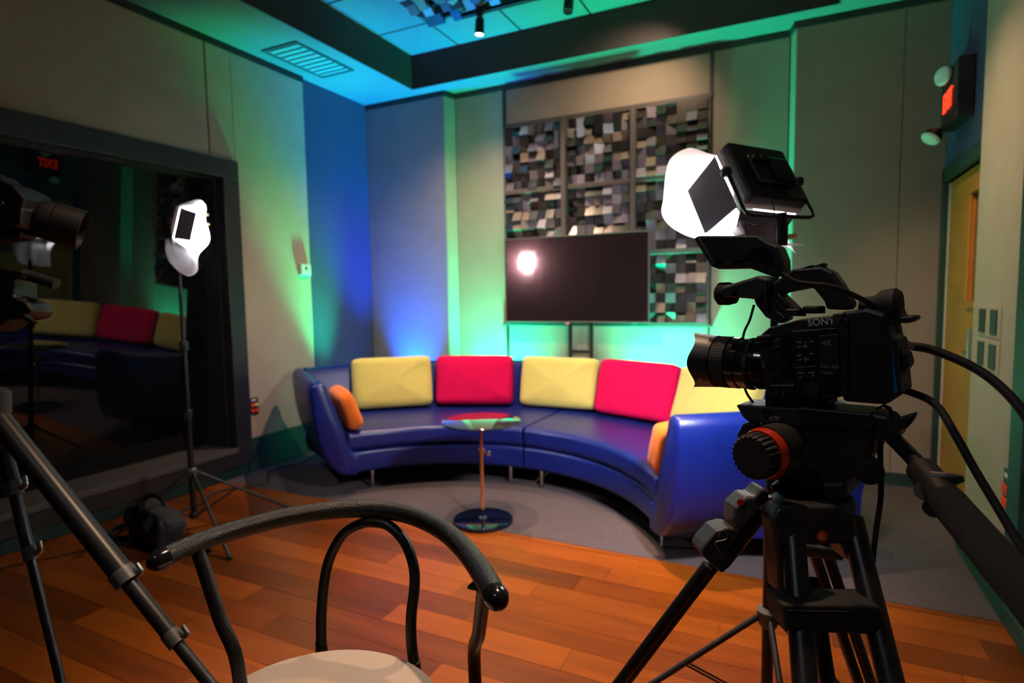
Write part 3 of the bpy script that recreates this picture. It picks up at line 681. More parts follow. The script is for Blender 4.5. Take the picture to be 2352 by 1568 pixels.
# right-hand stand
SB = P(1746, 413, 1.70); SBX, SBY = SB.x+.046, SB.y-.050
def light_stand(label, x, y, zhub, ztop, feet, zl):
    t = Thing('light_stand', label, 'light stand', (x, y, 0), group='black tripod light stands')
    t.part('lower_tube', cyl((x, y, zl), (x, y, zhub+.35), .0165), 'black_metal')
    t.part('middle_tube', cyl((x, y, zhub+.35), (x, y, zhub+.75), .0135), 'black_metal')
    t.part('upper_tube', cyl((x, y, zhub+.75), (x, y, ztop), .0105), 'black_metal')
    t.part('leg_collar', join(lathe((x, y, zhub-.03), (0, 0, 1), [(0, .022), (.02, .032), (.05, .032), (.06, .022)], 20)), 'grey_casting')
    for z in (zhub+.35, zhub+.75):
        c = t.part('clamp', lathe((x, y, z-.03), (0, 0, 1), [(0, .019), (.005, .024), (.05, .024), (.055, .018)], 18), 'black_plastic')
        t.part('clamp_knob', join(cyl((x, y, z), (x+.035, y-.03, z), .006), lathe((x+.035, y-.03, z), (.76, -.65, 0), [(0, .008), (.004, .017), (.018, .017)], 14)), 'black_plastic', c)
    t.part('brace_collar', lathe((x, y, zl), (0, 0, 1), [(0, .018), (.005, .025), (.03, .025), (.035, .018)], 18), 'black_plastic')
    for fx, fy in feet:
        a = V((x, y, zhub)); f = V((fx, fy, .012)); d = (f-a)
        hx = V((fx-x, fy-y, 0)).normalized()
        l = t.part('leg', cyl(a+hx*.028, f, .009, .009, 12), 'black_metal')
        t.part('rubber_foot', cyl(f-d.normalized()*.03, f+d.normalized()*.008, .012), 'black_rubber', l)
        m = a+hx*.028+(f-a-hx*.028)*.42; sd = V((-hx.y, hx.x, 0))*.010
        for s in (-1, 1): t.part('brace', cyl(m+sd*s, V((x, y, zl+.015))+hx*.02+sd*s, .0035, None, 8), 'black_metal')
    return t
light_stand('black light stand behind the video tripod', SBX, SBY, .385, 1.52, [(SBX-.50, SBY-.18), (SBX+.46, SBY-.10), (SBX+.12, SBY-.5)], .10)
def sheet_r(w, h):
    path = [(.02, .112), (.06, .165), (.14, .195), (.21, .135), (.262, .095), (.265, .04), (.19, -.07), (.10, -.14), (.05, -.19)]
    return sheet_from(path, lambda v: .25+.03*math.sin(v*7), 3.1, .007, xo=-.02, flap=-.085)
rl, mt = led_light('black led panel with barn doors and white paper above the video camera', P(1746, 413, 1.70), math.radians(-48), math.radians(34), math.radians(4), .208, .205, E_KEY, sheet_r,
          [((.02, .145, .185), (.02, .170, .215)), ((-.03, .17, -.10), (-.11, .15, -.105)), ((.05, .06, -.16), (.10, .05, -.158))], .135, .07)
rl.part('diffusion_tail', join(prism([P(x, y, 1.74) for x, y in ((1772, 522), (1790, 522), (1806, 545), (1828, 582), (1802, 562))], FW*.0012), prism([P(x, y, 1.745) for x, y in ((1778, 530), (1796, 548), (1804, 566), (1813, 592), (1790, 572))], FW*.0012)), 'vellum', label='white paper strips')
rl.part('power_cord', tube([P(x, y, 1.62) for x, y in ((1768, 420), (1772, 455), (1778, 488), (1766, 506), (1735, 518), (1712, 512), (1712, 530), (1717, 548), (1720, 600))], .0022, 6), 'black_rubber')
rl.part('stand_socket', join(cyl(mt+V((0, 0, .01)), mt-V((0, 0, .08)), .014), cyl(mt-V((0, 0, .02)), mt-V((0, 0, .08)), .018)), 'black_metal')
# left-hand stand
SL = P(405, 515, 3.33); SLX, SLY = SL.x, SL.y
light_stand('black light stand before the dark window', SLX, SLY, .335, 1.60, [(-2.62, 2.0), (-3.36, 1.78), (-2.90, 2.66)], .06)
def sheet_l(w, h):
    path = [(0, .10), (.05, .135), (.10, .155), (.118, .07), (.16, -.045), (.118, -.147), (.139, -.232), (.096, -.268), (.02, -.223), (-.012, -.168), (-.025, -.10)]
    return sheet_from(path, lambda v: .17+.03*math.sin(v*9), 7.7, .010, xo=-.02, flap=.055)
ll, mt2 = led_light('lit led panel with white paper on stand before the dark window', P(405, 515, 3.33), math.radians(43), math.radians(14), 0, .22, .185, E_LEFT, sheet_l,
          [((.05, .09, .09), (.05, .155, .092)), ((.06, .10, .04), (.06, .17, .038))], .085)
ll.part('stand_socket', join(cyl(mt2+V((0, 0, .01)), mt2-V((0, 0, .06)), .012)), 'black_metal')

# sandbag on the left stand
def sandbag():
    t = Thing('sandbag', 'black sandbag weighing down the light stand by the window', 'sandbag', (-3.17, 1.98, 0))
    for sx in (-1, 1):
        g = pillow(.24, .16, .20, .5, 4+sx, wr=.012); t.part('bag', xf(g, Matrix.Translation((-3.19+sx*.10, 1.98-sx*.02, .115)) @ Matrix.Rotation(.35*sx, 4, 'Y')), 'bag_cloth', ang=180)
    t.part('strap', tube([(-3.31, 1.98, .18), (-3.24, 1.98, .26), (-3.14, 1.98, .26), (-3.06, 1.98, .18)], .012, 8, flat=.3), 'bag_cloth')
sandbag()
tag(obj('coiled_cable', tube([V((-3.42+.13*math.cos(a*.7)*(1-.004*a), 1.98+.10*math.sin(a*.7), .008+.0012*a)) for a in range(0, 34)], .005, 6, 3), 'black_rubber'), 'loose coil of thin black cable beside the sandbag', 'cable')

# =================================================================== video camera on tripod
YC = math.radians(-72)
AX = V((math.sin(YC), math.cos(YC), 0)); LT = V((-AX.y, AX.x, 0)); ZZ = V((0, 0, 1))
O = P(1900, 835, .97)
CM = Matrix((AX, LT, ZZ)).transposed()
VC = Thing('video_camera', 'black cinema video camera with large hooded lens on a tripod', 'video camera', O, CM)
def S(px, py, yl=.048):
    """point on the camera's side plane seen at that spot, in the camera's own frame"""
    d = FW + RT*((px-1176)/FPX) - UP*((py-784)/FPX); p0 = O + LT*yl; k = (p0-EYE).dot(LT)/d.dot(LT); q = EYE+d*k-O
    return V((q.dot(AX), yl, q.z))
def side(nm, pts, y0, y1, m, parent=None, bev=.003, **k):
    return VC.part(nm, prism([S(x, y, y0) for x, y in pts], (0, y1-y0, 0)), m, parent, world=False, smooth=False, bev=bev, **k)
body = side('body', [(1743, 772), (1766, 752), (1835, 733), (1932, 722), (1950, 735), (1950, 908), (1900, 917), (1842, 914), (1768, 908), (1757, 893), (1748, 840)], .046, -.05, 'black_plastic')
rear = side('rear_module', [(1930, 716), (1990, 708), (2035, 722), (2046, 780), (2052, 918), (2035, 930), (1935, 922)], .042, -.052, 'black_plastic', bev=.005)
bt = side('battery', [(2030, 765), (2060, 780), (2072, 905), (2035, 912)], .036, -.04, 'black_plastic')
side('stripe', [(2042, 795), (2049, 796), (2062, 902), (2053, 903)], .0375, .035, 'blue_stripe', bt, bev=0)
side('eye_sensor', [(2060, 800), (2083, 812), (2090, 838), (2064, 872)], .02, -.02, 'black_plastic')
pn = side('side_panel', [(1816, 760), (1922, 752), (1930, 900), (1822, 904)], .050, .045, 'black_metal', bev=.002)
side('side_door', [(1880, 770), (1926, 767), (1928, 858), (1884, 862)], .0515, .050, 'black_plastic', pn, bev=.001)
side('vent_slot', [(1881, 757), (1906, 755), (1908, 765), (1884, 768)], .0508, .0498, 'black_gloss', pn, bev=0)
fp = side('front_panel', [(1746, 795), (1786, 778), (1812, 765), (1818, 868), (1770, 872), (1750, 850)], .050, .045, 'black_plastic', bev=.002)
side('recess', [(1791, 770), (1812, 762), (1820, 862), (1793, 866)], .0508, .0495, 'black_gloss', fp, bev=0)
for (x, y) in ((1783, 799), (1771, 805), (1781, 823), (1782, 838), (1806, 808), (1802, 833), (1784, 856)): side('button', [(x-4, y-4), (x+4, y-4), (x+4, y+4), (x-4, y+4)], .0535, .050, 'black_metal', fp, bev=.001)
side('wheel', [(1748, 832), (1757, 830), (1758, 845), (1750, 847)], .055, .047, 'grey_casting', fp, bev=.001)
side('wheel', [(1762, 832), (1773, 830), (1774, 848), (1764, 849)], .054, .047, 'black_metal', fp, bev=.001)
for (x, y) in ((1852, 794), (1853, 824)):
    c = S(x, y, .050); dl = VC.part('dial', lathe(c, (0, 1, 0), [(0, .0075), (.004, .007)], 20), 'black_metal', pn, world=False)
    VC.part('dial_cross', join(cbox(c+V((0, .0045, 0)), (.009, .001, .0016)), cbox(c+V((0, .0045, 0)), (.0016, .001, .009))), 'print_grey', pn, world=False, smooth=False)
for (x, y, wx) in ((1836, 786, 6), (1836, 796, 4), (1836, 816, 6), (1838, 826, 5), (1864, 784, 4), (1864, 812, 4), (1839, 856, 7), (1864, 856, 7), (1838, 866, 3), (1868, 863, 3)):
    side('marking', [(x-wx, y-1.6), (x+wx, y-2), (x+wx, y+1.2), (x-wx, y+1.6)], .0506, .0500, 'print_grey', pn, bev=0)
side('divider_line', [(1826, 843), (1872, 840), (1872, 841.6), (1826, 844.6)], .0508, .050, 'print_grey', pn, bev=0)
c = S(1868, 893, .046); kb = VC.part('control_dial', lathe(c, (0, 1, 0), [(0, .013), (.006, .0135), (.012, .012), (.013, .006)], 28), 'black_rubber', world=False)
pc = side('port_cover', [(1767, 882), (1822, 880), (1827, 888), (1823, 911), (1771, 912), (1765, 905)], .053, .044, 'black_metal', bev=.003)
side('port_recess', [(1775, 896), (1814, 894), (1814, 906), (1777, 908)], .0537, .0525, 'black_gloss', pc, bev=0)
for x in (1783, 1800): VC.part('switch_pin', lathe(S(x, 901, .0535), (0, 1, 0), [(0, .0028), (.003, .0026)], 12), 'steel', pc, world=False)
for i in range(6): side('marking', [(1772+i*8.6, 884), (1778+i*8.6, 883.8), (1778+i*8.6, 886.4), (1772+i*8.6, 886.7)], .0536, .0529, 'print_grey', pc, bev=0)
side('lever', [(1733, 779), (1738, 771), (1768, 768), (1770, 786), (1738, 788)], .058, .040, 'black_metal')
def side_text(s, x, y, size, yl, m, parent, rot=0, shear=0):
    q = S(x, y, yl); M = Matrix.Translation(q) @ Matrix(((-1, 0, 0, 0), (0, 0, 1, 0), (0, 1, 0, 0), (0, 0, 0, 1))) @ Matrix.Rotation(rot, 4, 'Z')
    return text(s, size, M, m, parent, 'lettering')
side_text('SONY', 1886, 740, .0150, .0468, 'print_white', body, .10)
side_text('4K', 1900, 789, .0135, .0520, 'print_grey', pn, .05)
side_text('XDCAM', 1905, 842, .0075, .0520, 'print_grey', pn)
side_text('150Mb', 1900, 857, .0065, .0520, 'print_grey', pn)
side('corner_block', [(1912, 720), (1940, 718), (1926, 748), (1910, 750)], .049, .040, 'dark_casting', bev=.002)
# handle
hb = side('handle', [(1722, 664), (1772, 652), (1800, 632), (1822, 617), (1886, 612), (1912, 624), (1932, 652), (1958, 698), (1950, 712), (1898, 710), (1892, 692), (1866, 660), (1800, 672), (1776, 690), (1786, 712), (1812, 732), (1790, 744), (1757, 728), (1735, 700)], .016, -.016, 'black_plastic', bev=.004)
vw = side('microphone_unit', [(1655, 660), (1690, 648), (1740, 633), (1768, 640), (1770, 664), (1742, 688), (1700, 684), (1658, 682)], .030, -.028, 'dark_casting', bev=.005)
VC.part('microphone', lathe(S(1690, 674, .0), (1, 0, 0), [(0, .018), (.012, .021), (.030, .021), (.036, .014)], 28), 'foam_black', vw, world=False)
VC.part('speaker_grille', lathe(S(1687, 673, .030), (0, 1, 0), [(0, .0065), (.0015, .006)], 16), 'black_gloss', vw, world=False)
side('unit_arm', [(1752, 640), (1762, 642), (1760, 700), (1752, 700)], .034, .026, 'dark_casting', vw)
side('grip_clip', [(1785, 670), (1800, 685), (1826, 710), (1815, 718), (1782, 706)], .02, -.02, 'black_plastic')
for x, y, r in ((1826, 719, .017), (1869, 713, .017)):
    VC.part('audio_knob', lathe(S(x, y+6, .01), (0, 0, 1), [(0, r), (.010, r), (.012, r-.003)], 24), 'black_rubber', hb, world=False)
side('shoe_mount', [(1828, 619), (1864, 608), (1864, 614), (1830, 624)], .014, -.014, 'black_metal', hb, bev=.001)
side('shoe_mount', [(1866, 612), (1890, 603), (1892, 610), (1868, 619)], .012, -.012, 'black_metal', hb, bev=.001)
lc = side('monitor', [(1594, 548), (1604, 541), (1738, 541), (1763, 556), (1786, 566), (1798, 596), (1800, 636), (1770, 634), (1722, 616), (1650, 618), (1632, 611)], .004, -.036, 'black_plastic', bev=.003)
side('monitor_hood', [(1594, 548), (1602, 542), (1642, 606), (1634, 612)], .010, .003, 'dark_casting', lc, bev=.001)
side('monitor_face', [(1640, 600), (1700, 598), (1728, 570), (1760, 566), (1780, 600), (1770, 612), (1722, 606), (1650, 608)], .0055, .003, 'black_gloss', lc, bev=.001)
side_text('SONY', 1676, 602, .004, .0058, 'print_grey', lc)
# viewfinder at the rear
ec = S(2036, 706, .0); VC.part('viewfinder', lathe(ec+V((.035, 0, 0)), (-1, 0, .05), [(0, .016), (.02, .018), (.03, .026), (.048, .028), (.055, .022)], 28), 'black_rubber', world=False)
side('viewfinder_arm', [(2010, 690), (2060, 694), (2072, 726), (2100, 724), (2106, 732), (2090, 742), (2040, 742), (2000, 720)], .02, -.02, 'black_plastic', bev=.004)
# lens
l0 = S(1768, 838, 0); ZL = l0.z
def lx(px): return S(px, 838, 0).x
def rp(r): return r/FPX*.985
prof = [(1775, 56), (1765, 57), (1764, 59), (1750, 61), (1750, 57), (1736, 58), (1736, 62), (1726, 63), (1713, 63), (1712, 60), (1704, 60), (1703, 64), (1688, 64.5), (1687, 61), (1655, 60)]
LN = VC.part('lens', lathe((0, 0, ZL), (1, 0, 0), [(lx(p), rp(r)) for p, r in prof], 56), 'black_gloss', world=False)
def ribbed(x0, x1, r, n):
    vs, fs = [], []; N = n*2
    for x in (x0, x1):
        for k in range(N):
            q = 2*PI*k/N; rr = r*(1 if k % 2 else .985); vs.append(V((x, math.cos(q)*rr, ZL+math.sin(q)*rr)))
    for k in range(N): fs.append([k, (k+1) % N, N+(k+1) % N, N+k])
    return vs, fs
VC.part('zoom_ring', ribbed(lx(1682), lx(1652), rp(65), 90), 'black_rubber', LN, world=False, smooth=False)
VC.part('focus_ring', ribbed(lx(1735), lx(1727), rp(64), 70), 'black_rubber', LN, world=False, smooth=False)
def hood():
    vs, fs, n = [], [], 96
    for ring in range(6):
        for k in range(n):
            q = 2*PI*k/n; ny, nz = math.cos(q), math.sin(q)
            pet = lx(1602+5*math.cos(2*q)) - (lx(1600)-lx(1614))*(.5-.5*math.cos(4*q))
            x, r = [(lx(1652), rp(60)), (lx(1650), rp(66)), (lx(1642), rp(66.5)), (pet, rp(71.5)), (pet, rp(70)), (lx(1644), rp(62))][ring]
            vs.append(V((x, ny*r, ZL+nz*r)))
    for i in range(5):
        for k in range(n): fs.append([i*n+k, i*n+(k+1) % n, (i+1)*n+(k+1) % n, (i+1)*n+k])
    return vs, fs
VC.part('lens_hood', hood(), 'black_plastic', LN, world=False)
VC.part('front_element', lathe((lx(1640), 0, ZL), (1, 0, 0), [(0, .040), (.006, .03), (.009, .01)], 32), 'black_gloss', LN, world=False)
def onlens(px, py, r):
    c = S(px, py, r*.9); return c
sw = VC.part('lens_switch', cbox(S(1681, 816, rp(66)), (.012, .004, .016)), 'black_plastic', LN, world=False, smooth=False, bev=.001)
VC.part('switch_tab', cbox(S(1680, 815, rp(69.5)), (.004, .003, .007)), 'grey_casting', LN, world=False, smooth=False)
side('mount_bracket', [(1757, 893), (1900, 917), (1900, 935), (1756, 934)], .03, -.03, 'black_plastic')

# cables
def cable(nm, label, pts, r, m='black_rubber'): return tag(obj(nm, tube(pts, r, 12), m), label, 'cable', 'camera cables')
cable('video_cable', 'thick black cable curving from the upper rear of the video camera', [P(2062, 792, .93), P(2090, 795, .93), P(2140, 803, .91), P(2230, 840, .87), P(2300, 890, .83), P(2360, 960, .79), P(2420, 1060, .76)], .0068)
obj('plug', lathe(P(2062, 790, .93), P(2105, 796, .925)-P(2062, 790, .93), [(0, .009), (.012, .009), (.014, .007), (.022, .007)], 16), 'steel', None)
bpy.data.objects['plug'].parent = bpy.data.objects['video_cable']
cable('power_cable', 'black cable drooping from the lower rear of the video camera', [P(2060, 895, .94), P(2090, 900, .93), P(2150, 930, .90), P(2195, 1000, .86), P(2240, 1080, .83), P(2300, 1180, .80), P(2370, 1300, .76)], .0058)
cable('headphone_cable', 'thin black cord hanging straight down beside the tripod', [P(2022, 1010, .93), P(2022, 1060, .93), P(2023, 1140, .93), P(2012, 1220, .93), P(2004, 1300, .93), P(2008, 1392, .93), P(2010, 1480, .93)], .0042)
cable('monitor_cable', 'black cord running from the monitor over the camera handle', [P(1795, 628, .93), P(1830, 648, .92), P(1890, 655, .91), P(1930, 664, .905), P(1990, 692, .90), P(2040, 722, .90), P(2060, 760, .91)], .0040)
cable('lens_cable', 'thin black cord looping behind the camera lens', [P(1732, 700, 1.06), P(1722, 735, 1.06), P(1708, 768, 1.06), P(1700, 830, 1.06), P(1712, 895, 1.06), P(1738, 935, 1.05)], .0022)

# ---- tripod with fluid head
TB = P(1868, 1120, .985)
TP = Thing('video_tripod', 'heavy black video tripod with red-ringed fluid head', 'tripod', (TB.x, TB.y, 0))
def side2(nm, pts, y0, y1, m, parent=None, bev=.003, **k):
    g = prism([S(x, y, y0) for x, y in pts], (0, y1-y0, 0)); return TP.part(nm, xf(g, VC.M), m, parent, smooth=False, bev=bev, **k)
hd_ = side2('fluid_head', [(1712, 985), (1770, 965), (1860, 960), (1990, 958), (2010, 985), (2005, 1040), (1960, 1100), (1900, 1125), (1800, 1120), (1760, 1085), (1730, 1040)], .035, -.05, 'black_plastic', bev=.008, seg=3)
pl = side2('quick_plate', [(1690, 930), (1770, 935), (1832, 938), (1842, 978), (1720, 970), (1706, 958)], .045, -.035, 'dark_casting', bev=.002)
side2('plate_slide', [(1830, 934), (2000, 950), (2010, 985), (1840, 985)], .040, -.035, 'black_plastic', pl)
TP.part('plate_screw', xf(lathe(S(1761, 947, .046), (0, 1, 0), [(0, .0075), (.004, .007)], 18), VC.M), 'black_metal', pl)
side2('plate_lever', [(1764, 958), (1780, 954), (1794, 962), (1790, 970), (1764, 968)], .056, .044, 'grey_casting', pl)
side2('tilt_lever', [(1706, 972), (1735, 972), (1734, 985), (1712, 1008), (1694, 1010), (1692, 1000)], .055, .03, 'black_plastic', hd_)
# drag knob faces the viewer, a little to the left
kc = P(1742, 1045, .905); kd = (EYE-kc); kd.z = 0; kd = (Matrix.Rotation(math.radians(-33), 3, 'Z') @ kd).normalized(); kd = (kd + V((0, 0, -.02))).normalized()
def knurl(o, a, r, L, n):
    e1, e2, a = frame(a); vs, fs, N = [], [], n*4
    for t_, s in ((0, 1), (L*.80, 1), (L, .92)):
        for k in range(N):
            q = 2*PI*k/N; rr = r*s*(1 if k % 4 in (0, 1) else .93); vs.append(o+a*t_+(e1*math.cos(q)+e2*math.sin(q))*rr)
    for i in range(2):
        for k in range(N): fs.append([i*N+k, i*N+(k+1) % N, (i+1)*N+(k+1) % N, (i+1)*N+k])
    fs.append([2*N+k for k in range(N)]); return vs, fs
TP.part('red_ring', lathe(kc-kd*.022, kd, [(0, .0395), (.006, .040), (.018, .0375), (.018, .030)], 56), 'red_anodised', hd_, label='red anodised ring')
TP.part('drag_knob', knurl(kc-kd*.008, kd, .0355, .028, 24), 'black_rubber', hd_, smooth=False)
TP.part('drag_hub', lathe(kc-kd*.060, kd, [(0, .041), (.04, .042)], 40), 'black_plastic', hd_)
TP.part('balance_dial', xf(lathe(S(1814, 1006, .034), (0, 1, 0), [(0, .024), (.010, .024), (.012, .018)], 32), VC.M), 'black_plastic', hd_)
TP.part('dial_hub', xf(lathe(S(1815, 1006, .046), (0, 1, 0), [(0, .007), (.004, .006)], 18), VC.M), 'brass', hd_)
side2('pan_base', [(1765, 1110), (1940, 1105), (1945, 1145), (1900, 1165), (1800, 1168), (1770, 1150)], .04, -.05, 'black_plastic', hd_, bev=.008)
side2('side_knob', [(1920, 1098), (1945, 1112), (1945, 1140), (1920, 1146)], .03, .0, 'black_rubber', hd_)
side2('rear_block', [(1990, 945), (2040, 955), (2068, 990), (2060, 1012), (2005, 1015)], .03, -.03, 'black_plastic', hd_, bev=.006)
side2('wing_lever', [(2060, 962), (2078, 955), (2104, 948), (2098, 965), (2082, 985), (2066, 985)], .02, 0, 'black_plastic', hd_)
side2('safety_loop', [(2010, 938), (2030, 928), (2046, 936), (2054, 958), (2048, 960), (2040, 942), (2028, 934), (2012, 943)], .012, .008, 'black_rubber', hd_, bev=0)
TP.part('lower_knob', lathe(P(1985, 1070, .93), P(2000, 1085, .90)-P(1985, 1070, .93), [(0, .018), (.01, .022), (.03, .020), (.034, .012)], 20), 'black_rubber', hd_)
# pan handle
TP.part('pan_handle', tube([P(2035, 990, .93), P(2090, 1045, .86), P(2150, 1112, .78), P(2250, 1225, .66), P(2420, 1420, .52)], .0115, 16), 'black_metal')
TP.part('handle_clamp', tube([P(2118, 1080, .82), P(2175, 1150, .745)], .020, 16), 'black_plastic')
TP.part('handle_grip', tube([P(2175, 1150, .745), P(2260, 1250, .655), P(2450, 1470, .5)], .0215, 18), 'foam_black')
TP.part('clamp_wing', tube([P(2150, 1108, .77), P(2180, 1102, .76), P(2214, 1098, .75)], [.016, .004], 12, flat=.5), 'black_plastic')
TP.part('clamp_screw', tube([P(2160, 1120, .78), P(2128, 1128, .775), P(2120, 1125, .772)], .012, 12), 'black_rubber')
TP.part('clamp_screw', tube([P(2165, 1135, .77), P(2146, 1162, .765), P(2142, 1168, .76)], .012, 12), 'black_rubber')
# bowl and legs
TP.part('bowl', lathe(V((TB.x, TB.y, P(1868, 1215, .985).z)), (0, 0, 1), [(0, .035), (.02, .060), (.05, .064), (.06, .058)], 36), 'black_plastic')
def twin(nm, a, b, half, r, sdv, m='black_metal'):
    l = TP.part(nm, cyl(a-sdv*half, b-sdv*half, r, None, 14), m)
    TP.part('leg_tube', cyl(a+sdv*half, b+sdv*half, r, None, 14), m, l); return l
def to_floor(a, b): k = (a.z-.02)/(a.z-b.z); return a+(b-a)*k
# left leg
a = P(1735, 1165, 1.0); b = P(1420, 1580, 1.12); f = to_floor(a, b)
sdv = (RT*.80+UP*.55).normalized()
lk1 = P(1640, 1288, 1.036)
l = twin('leg', lk1, f, .013, .0105, sdv)
TP.part('leg_upper', cyl(a+RT*.012, lk1+RT*.012, .0165, None, 18), 'black_metal', l)
def blob(pts, d, th, m, nm, parent, bev=.006): return TP.part(nm, prism([P(x, y, d) for x, y in pts], FW*th), m, parent, smooth=False, bev=bev, seg=3)
jn = blob([(1735, 1140), (1752, 1118), (1770, 1130), (1766, 1156), (1745, 1168), (1712, 1205), (1692, 1222), (1683, 1195), (1688, 1165), (1712, 1140)], .96, .05, 'grey_casting', 'leg_joint', l)
TP.part('logo_disc', lathe(P(1701, 1153, .957), -FW+RT*-.25, [(0, .0055), (.001, .0055)], 20), 'red_plastic', jn)
lkp = blob([(1672, 1212), (1690, 1214), (1692, 1225), (1668, 1262), (1688, 1290), (1660, 1318), (1638, 1300), (1618, 1280), (1610, 1268), (1618, 1252), (1632, 1236), (1645, 1220)], .955, .055, 'dark_casting', 'leg_lock', l)
TP.part('lock_trim', tube([P(1664, 1212, .953), P(1670, 1236, .953), P(1644, 1245, .953), P(1650, 1262, .953), P(1662, 1283, .953)], .0009, 6), 'steel', lkp)
TP.part('logo_disc', lathe(P(1652, 1229, .953), -FW, [(0, .003), (.001, .003)], 16), 'steel', lkp)
# front leg (towards the viewer)
a1 = P(1818, 1190, .93); b1 = P(1850, 1580, .80); f1 = to_floor(a1, b1)
a2 = P(1955, 1190, .93); b2 = P(2050, 1580, .80); f2 = to_floor(a2, b2)
l = TP.part('leg', cyl(a1, f1, .0175, .0165, 18), 'black_metal')
TP.part('leg_tube', cyl(a2, f2, .0175, .0165, 18), 'black_metal', l)
TP.part('inner_tube', cyl(a1*.62+a2*.38+V((0, 0, -.10)), f1*.62+f2*.38, .0115, None, 14), 'black_metal', l)
blk = blob([(1775, 1190), (1790, 1165), (1930, 1160), (1968, 1185), (1985, 1250), (1982, 1300), (1950, 1290), (1935, 1252), (1840, 1254), (1838, 1300), (1838, 1370), (1792, 1370), (1788, 1290)], .90, .05, 'black_plastic', 'leg_block', l, .008)
ld = TP.part('logo_disc', lathe(P(1888, 1231, .897), -FW, [(0, .0083), (.001, .0083)], 28), 'red_plastic', blk)
lp = P(1888, 1231, .8957); TP.part('logo_mark', join(tube([lp+RT*-.0045-UP*.0045, lp+UP*.004, lp+RT*.0045-UP*.0045], .0006, 6, sm=False), tube([lp+RT*-.0018-UP*.0045, lp, lp+RT*.0018-UP*.0045], .0005, 6, sm=False)), 'wood_peg', ld)
blob([(1797, 1388), (2018, 1390), (2031, 1402), (2028, 1445), (2010, 1460), (1806, 1452)], .825, .06, 'black_rubber', 'leg_clamp', l, .008)
TP.part('clamp_line', cyl(P(1806, 1402, .823), P(1950, 1404, .823), .0008, None, 6), 'dark_casting', l)
# rear leg
a = P(1875, 1240, 1.03); b = P(1990, 1580, 1.10); f = to_floor(a, b)
l = twin('leg', a, f, .012, .0095, RT)
TP.part('leg_bridge', cyl(P(1840, 1262, 1.02), P(1930, 1272, 1.02), .011), 'grey_casting', l)

# =================================================================== second camera on a tripod at the window side
D2 = 1.36
yaw2 = math.radians(22); A2 = V((math.sin(yaw2), math.cos(yaw2), -.10)).normalized()
LP = P(95, 512, D2)
K = Thing('photo_camera', 'black camera with a large hooded zoom lens before the dark window', 'camera', LP - A2*.2)
def k2(px, r): return r/FPX*D2
lens_dir = (P(165, 522, D2+.05) - P(40, 486, D2)).normalized()
l0 = P(40, 486, D2)
L2 = (P(165, 522, D2) - l0).length
ln = K.part('lens', lathe(l0-lens_dir*.01, lens_dir, [(0, .036), (.02, .038), (.05, .040), (.053, .043), (.078, .0445), (.080, .0435)], 48), 'black_metal')
K.part('zoom_ring', lathe(l0+lens_dir*.042, lens_dir, [(0, .0435), (.002, .045), (.024, .0455), (.026, .044)], 48), 'black_rubber', ln)
K.part('lens_hood', lathe(l0+lens_dir*.066, lens_dir, [(0, .044), (.004, .0475), (.060, .0485), (.061, .047), (.006, .044)], 56, False), 'black_plastic', ln)
K.part('front_element', lathe(l0+lens_dir*.075, lens_dir, [(0, .042), (.004, .03)], 32), 'black_gloss', ln)
e1, e2, e3 = frame(lens_dir)
Mtx = Matrix((e3, e1, e3.cross(e1)*-1 if e3.cross(e1).z < 0 else e3.cross(e1))).transposed()
text('SONY', .011, K.I @ Matrix.Translation(P(61, 483, D2-.044)) @ Matrix((RT, UP, -FW)).transposed().to_4x4() @ Matrix.Rotation(-.10, 4, 'Z'), 'print_white', ln, 'lettering', .0002)
def blob2(T, nm, pts, d, th, m, parent=None, bev=.005): return T.part(nm, prism([P(x, y, d) for x, y in pts], FW*th), m, parent, smooth=False, bev=bev, seg=3)
cb = blob2(K, 'body', [(-90, 430), (-30, 400), (2, 412), (30, 425), (54, 452), (46, 512), (30, 522), (-90, 530)], D2-.045, .10, 'black_plastic')
blob2(K, 'hot_shoe', [(-20, 408), (4, 413), (26, 426), (22, 432), (-20, 420)], D2-.03, .04, 'dark_casting', cb, .002)
blob2(K, 'viewfinder_hump', [(-60, 380), (-10, 398), (10, 420), (-60, 425)], D2-.03, .06, 'black_plastic', cb)
K.part('release_button', lathe(P(4, 468, D2-.046), -FW, [(0, .006), (.003, .005)], 16), 'grey_casting', cb)
blob2(K, 'camera_plate', [(-90, 530), (20, 524), (48, 532), (40, 545), (-90, 555)], D2-.03, .05, 'black_metal')

T2B = P(-40, 900, D2+.02)
T2 = Thing('camera_tripod', 'slender black tripod with silver leg clamps before the window', 'tripod', (T2B.x, T2B.y, 0))
hd2 = blob2(T2, 'head', [(-120, 600), (-20, 610), (52, 622), (50, 636), (30, 640), (30, 680), (60, 695), (72, 712), (60, 728), (20, 735), (-20, 760), (-120, 760)], D2-.03, .07, 'black_plastic')
T2.part('head_handle', tube([P(55, 628, D2), P(95, 642, D2), P(130, 652, D2)], .0125, 14), 'black_rubber', hd2)
T2.part('head_knob', lathe(P(40, 705, D2), RT, [(0, .018), (.006, .024), (.028, .024), (.034, .016)], 20), 'black_rubber', hd2)
T2.part('head_lever', tube([P(60, 728, D2-.03), P(72, 736, D2-.035), P(84, 742, D2-.04)], [.008, .003], 10), 'black_plastic', hd2)
T2.part('head_wing', tube([P(50, 690, D2), P(70, 688, D2), P(88, 690, D2)], [.007, .003], 10), 'black_plastic', hd2)
T2.part('column', cyl(P(-30, 750, D2), P(-30, 1000, D2), .022), 'black_metal')
T2.part('shoulder', lathe(P(-30, 960, D2), UP, [(0, .03), (.01, .045), (.06, .045), (.07, .03)], 24), 'black_plastic')
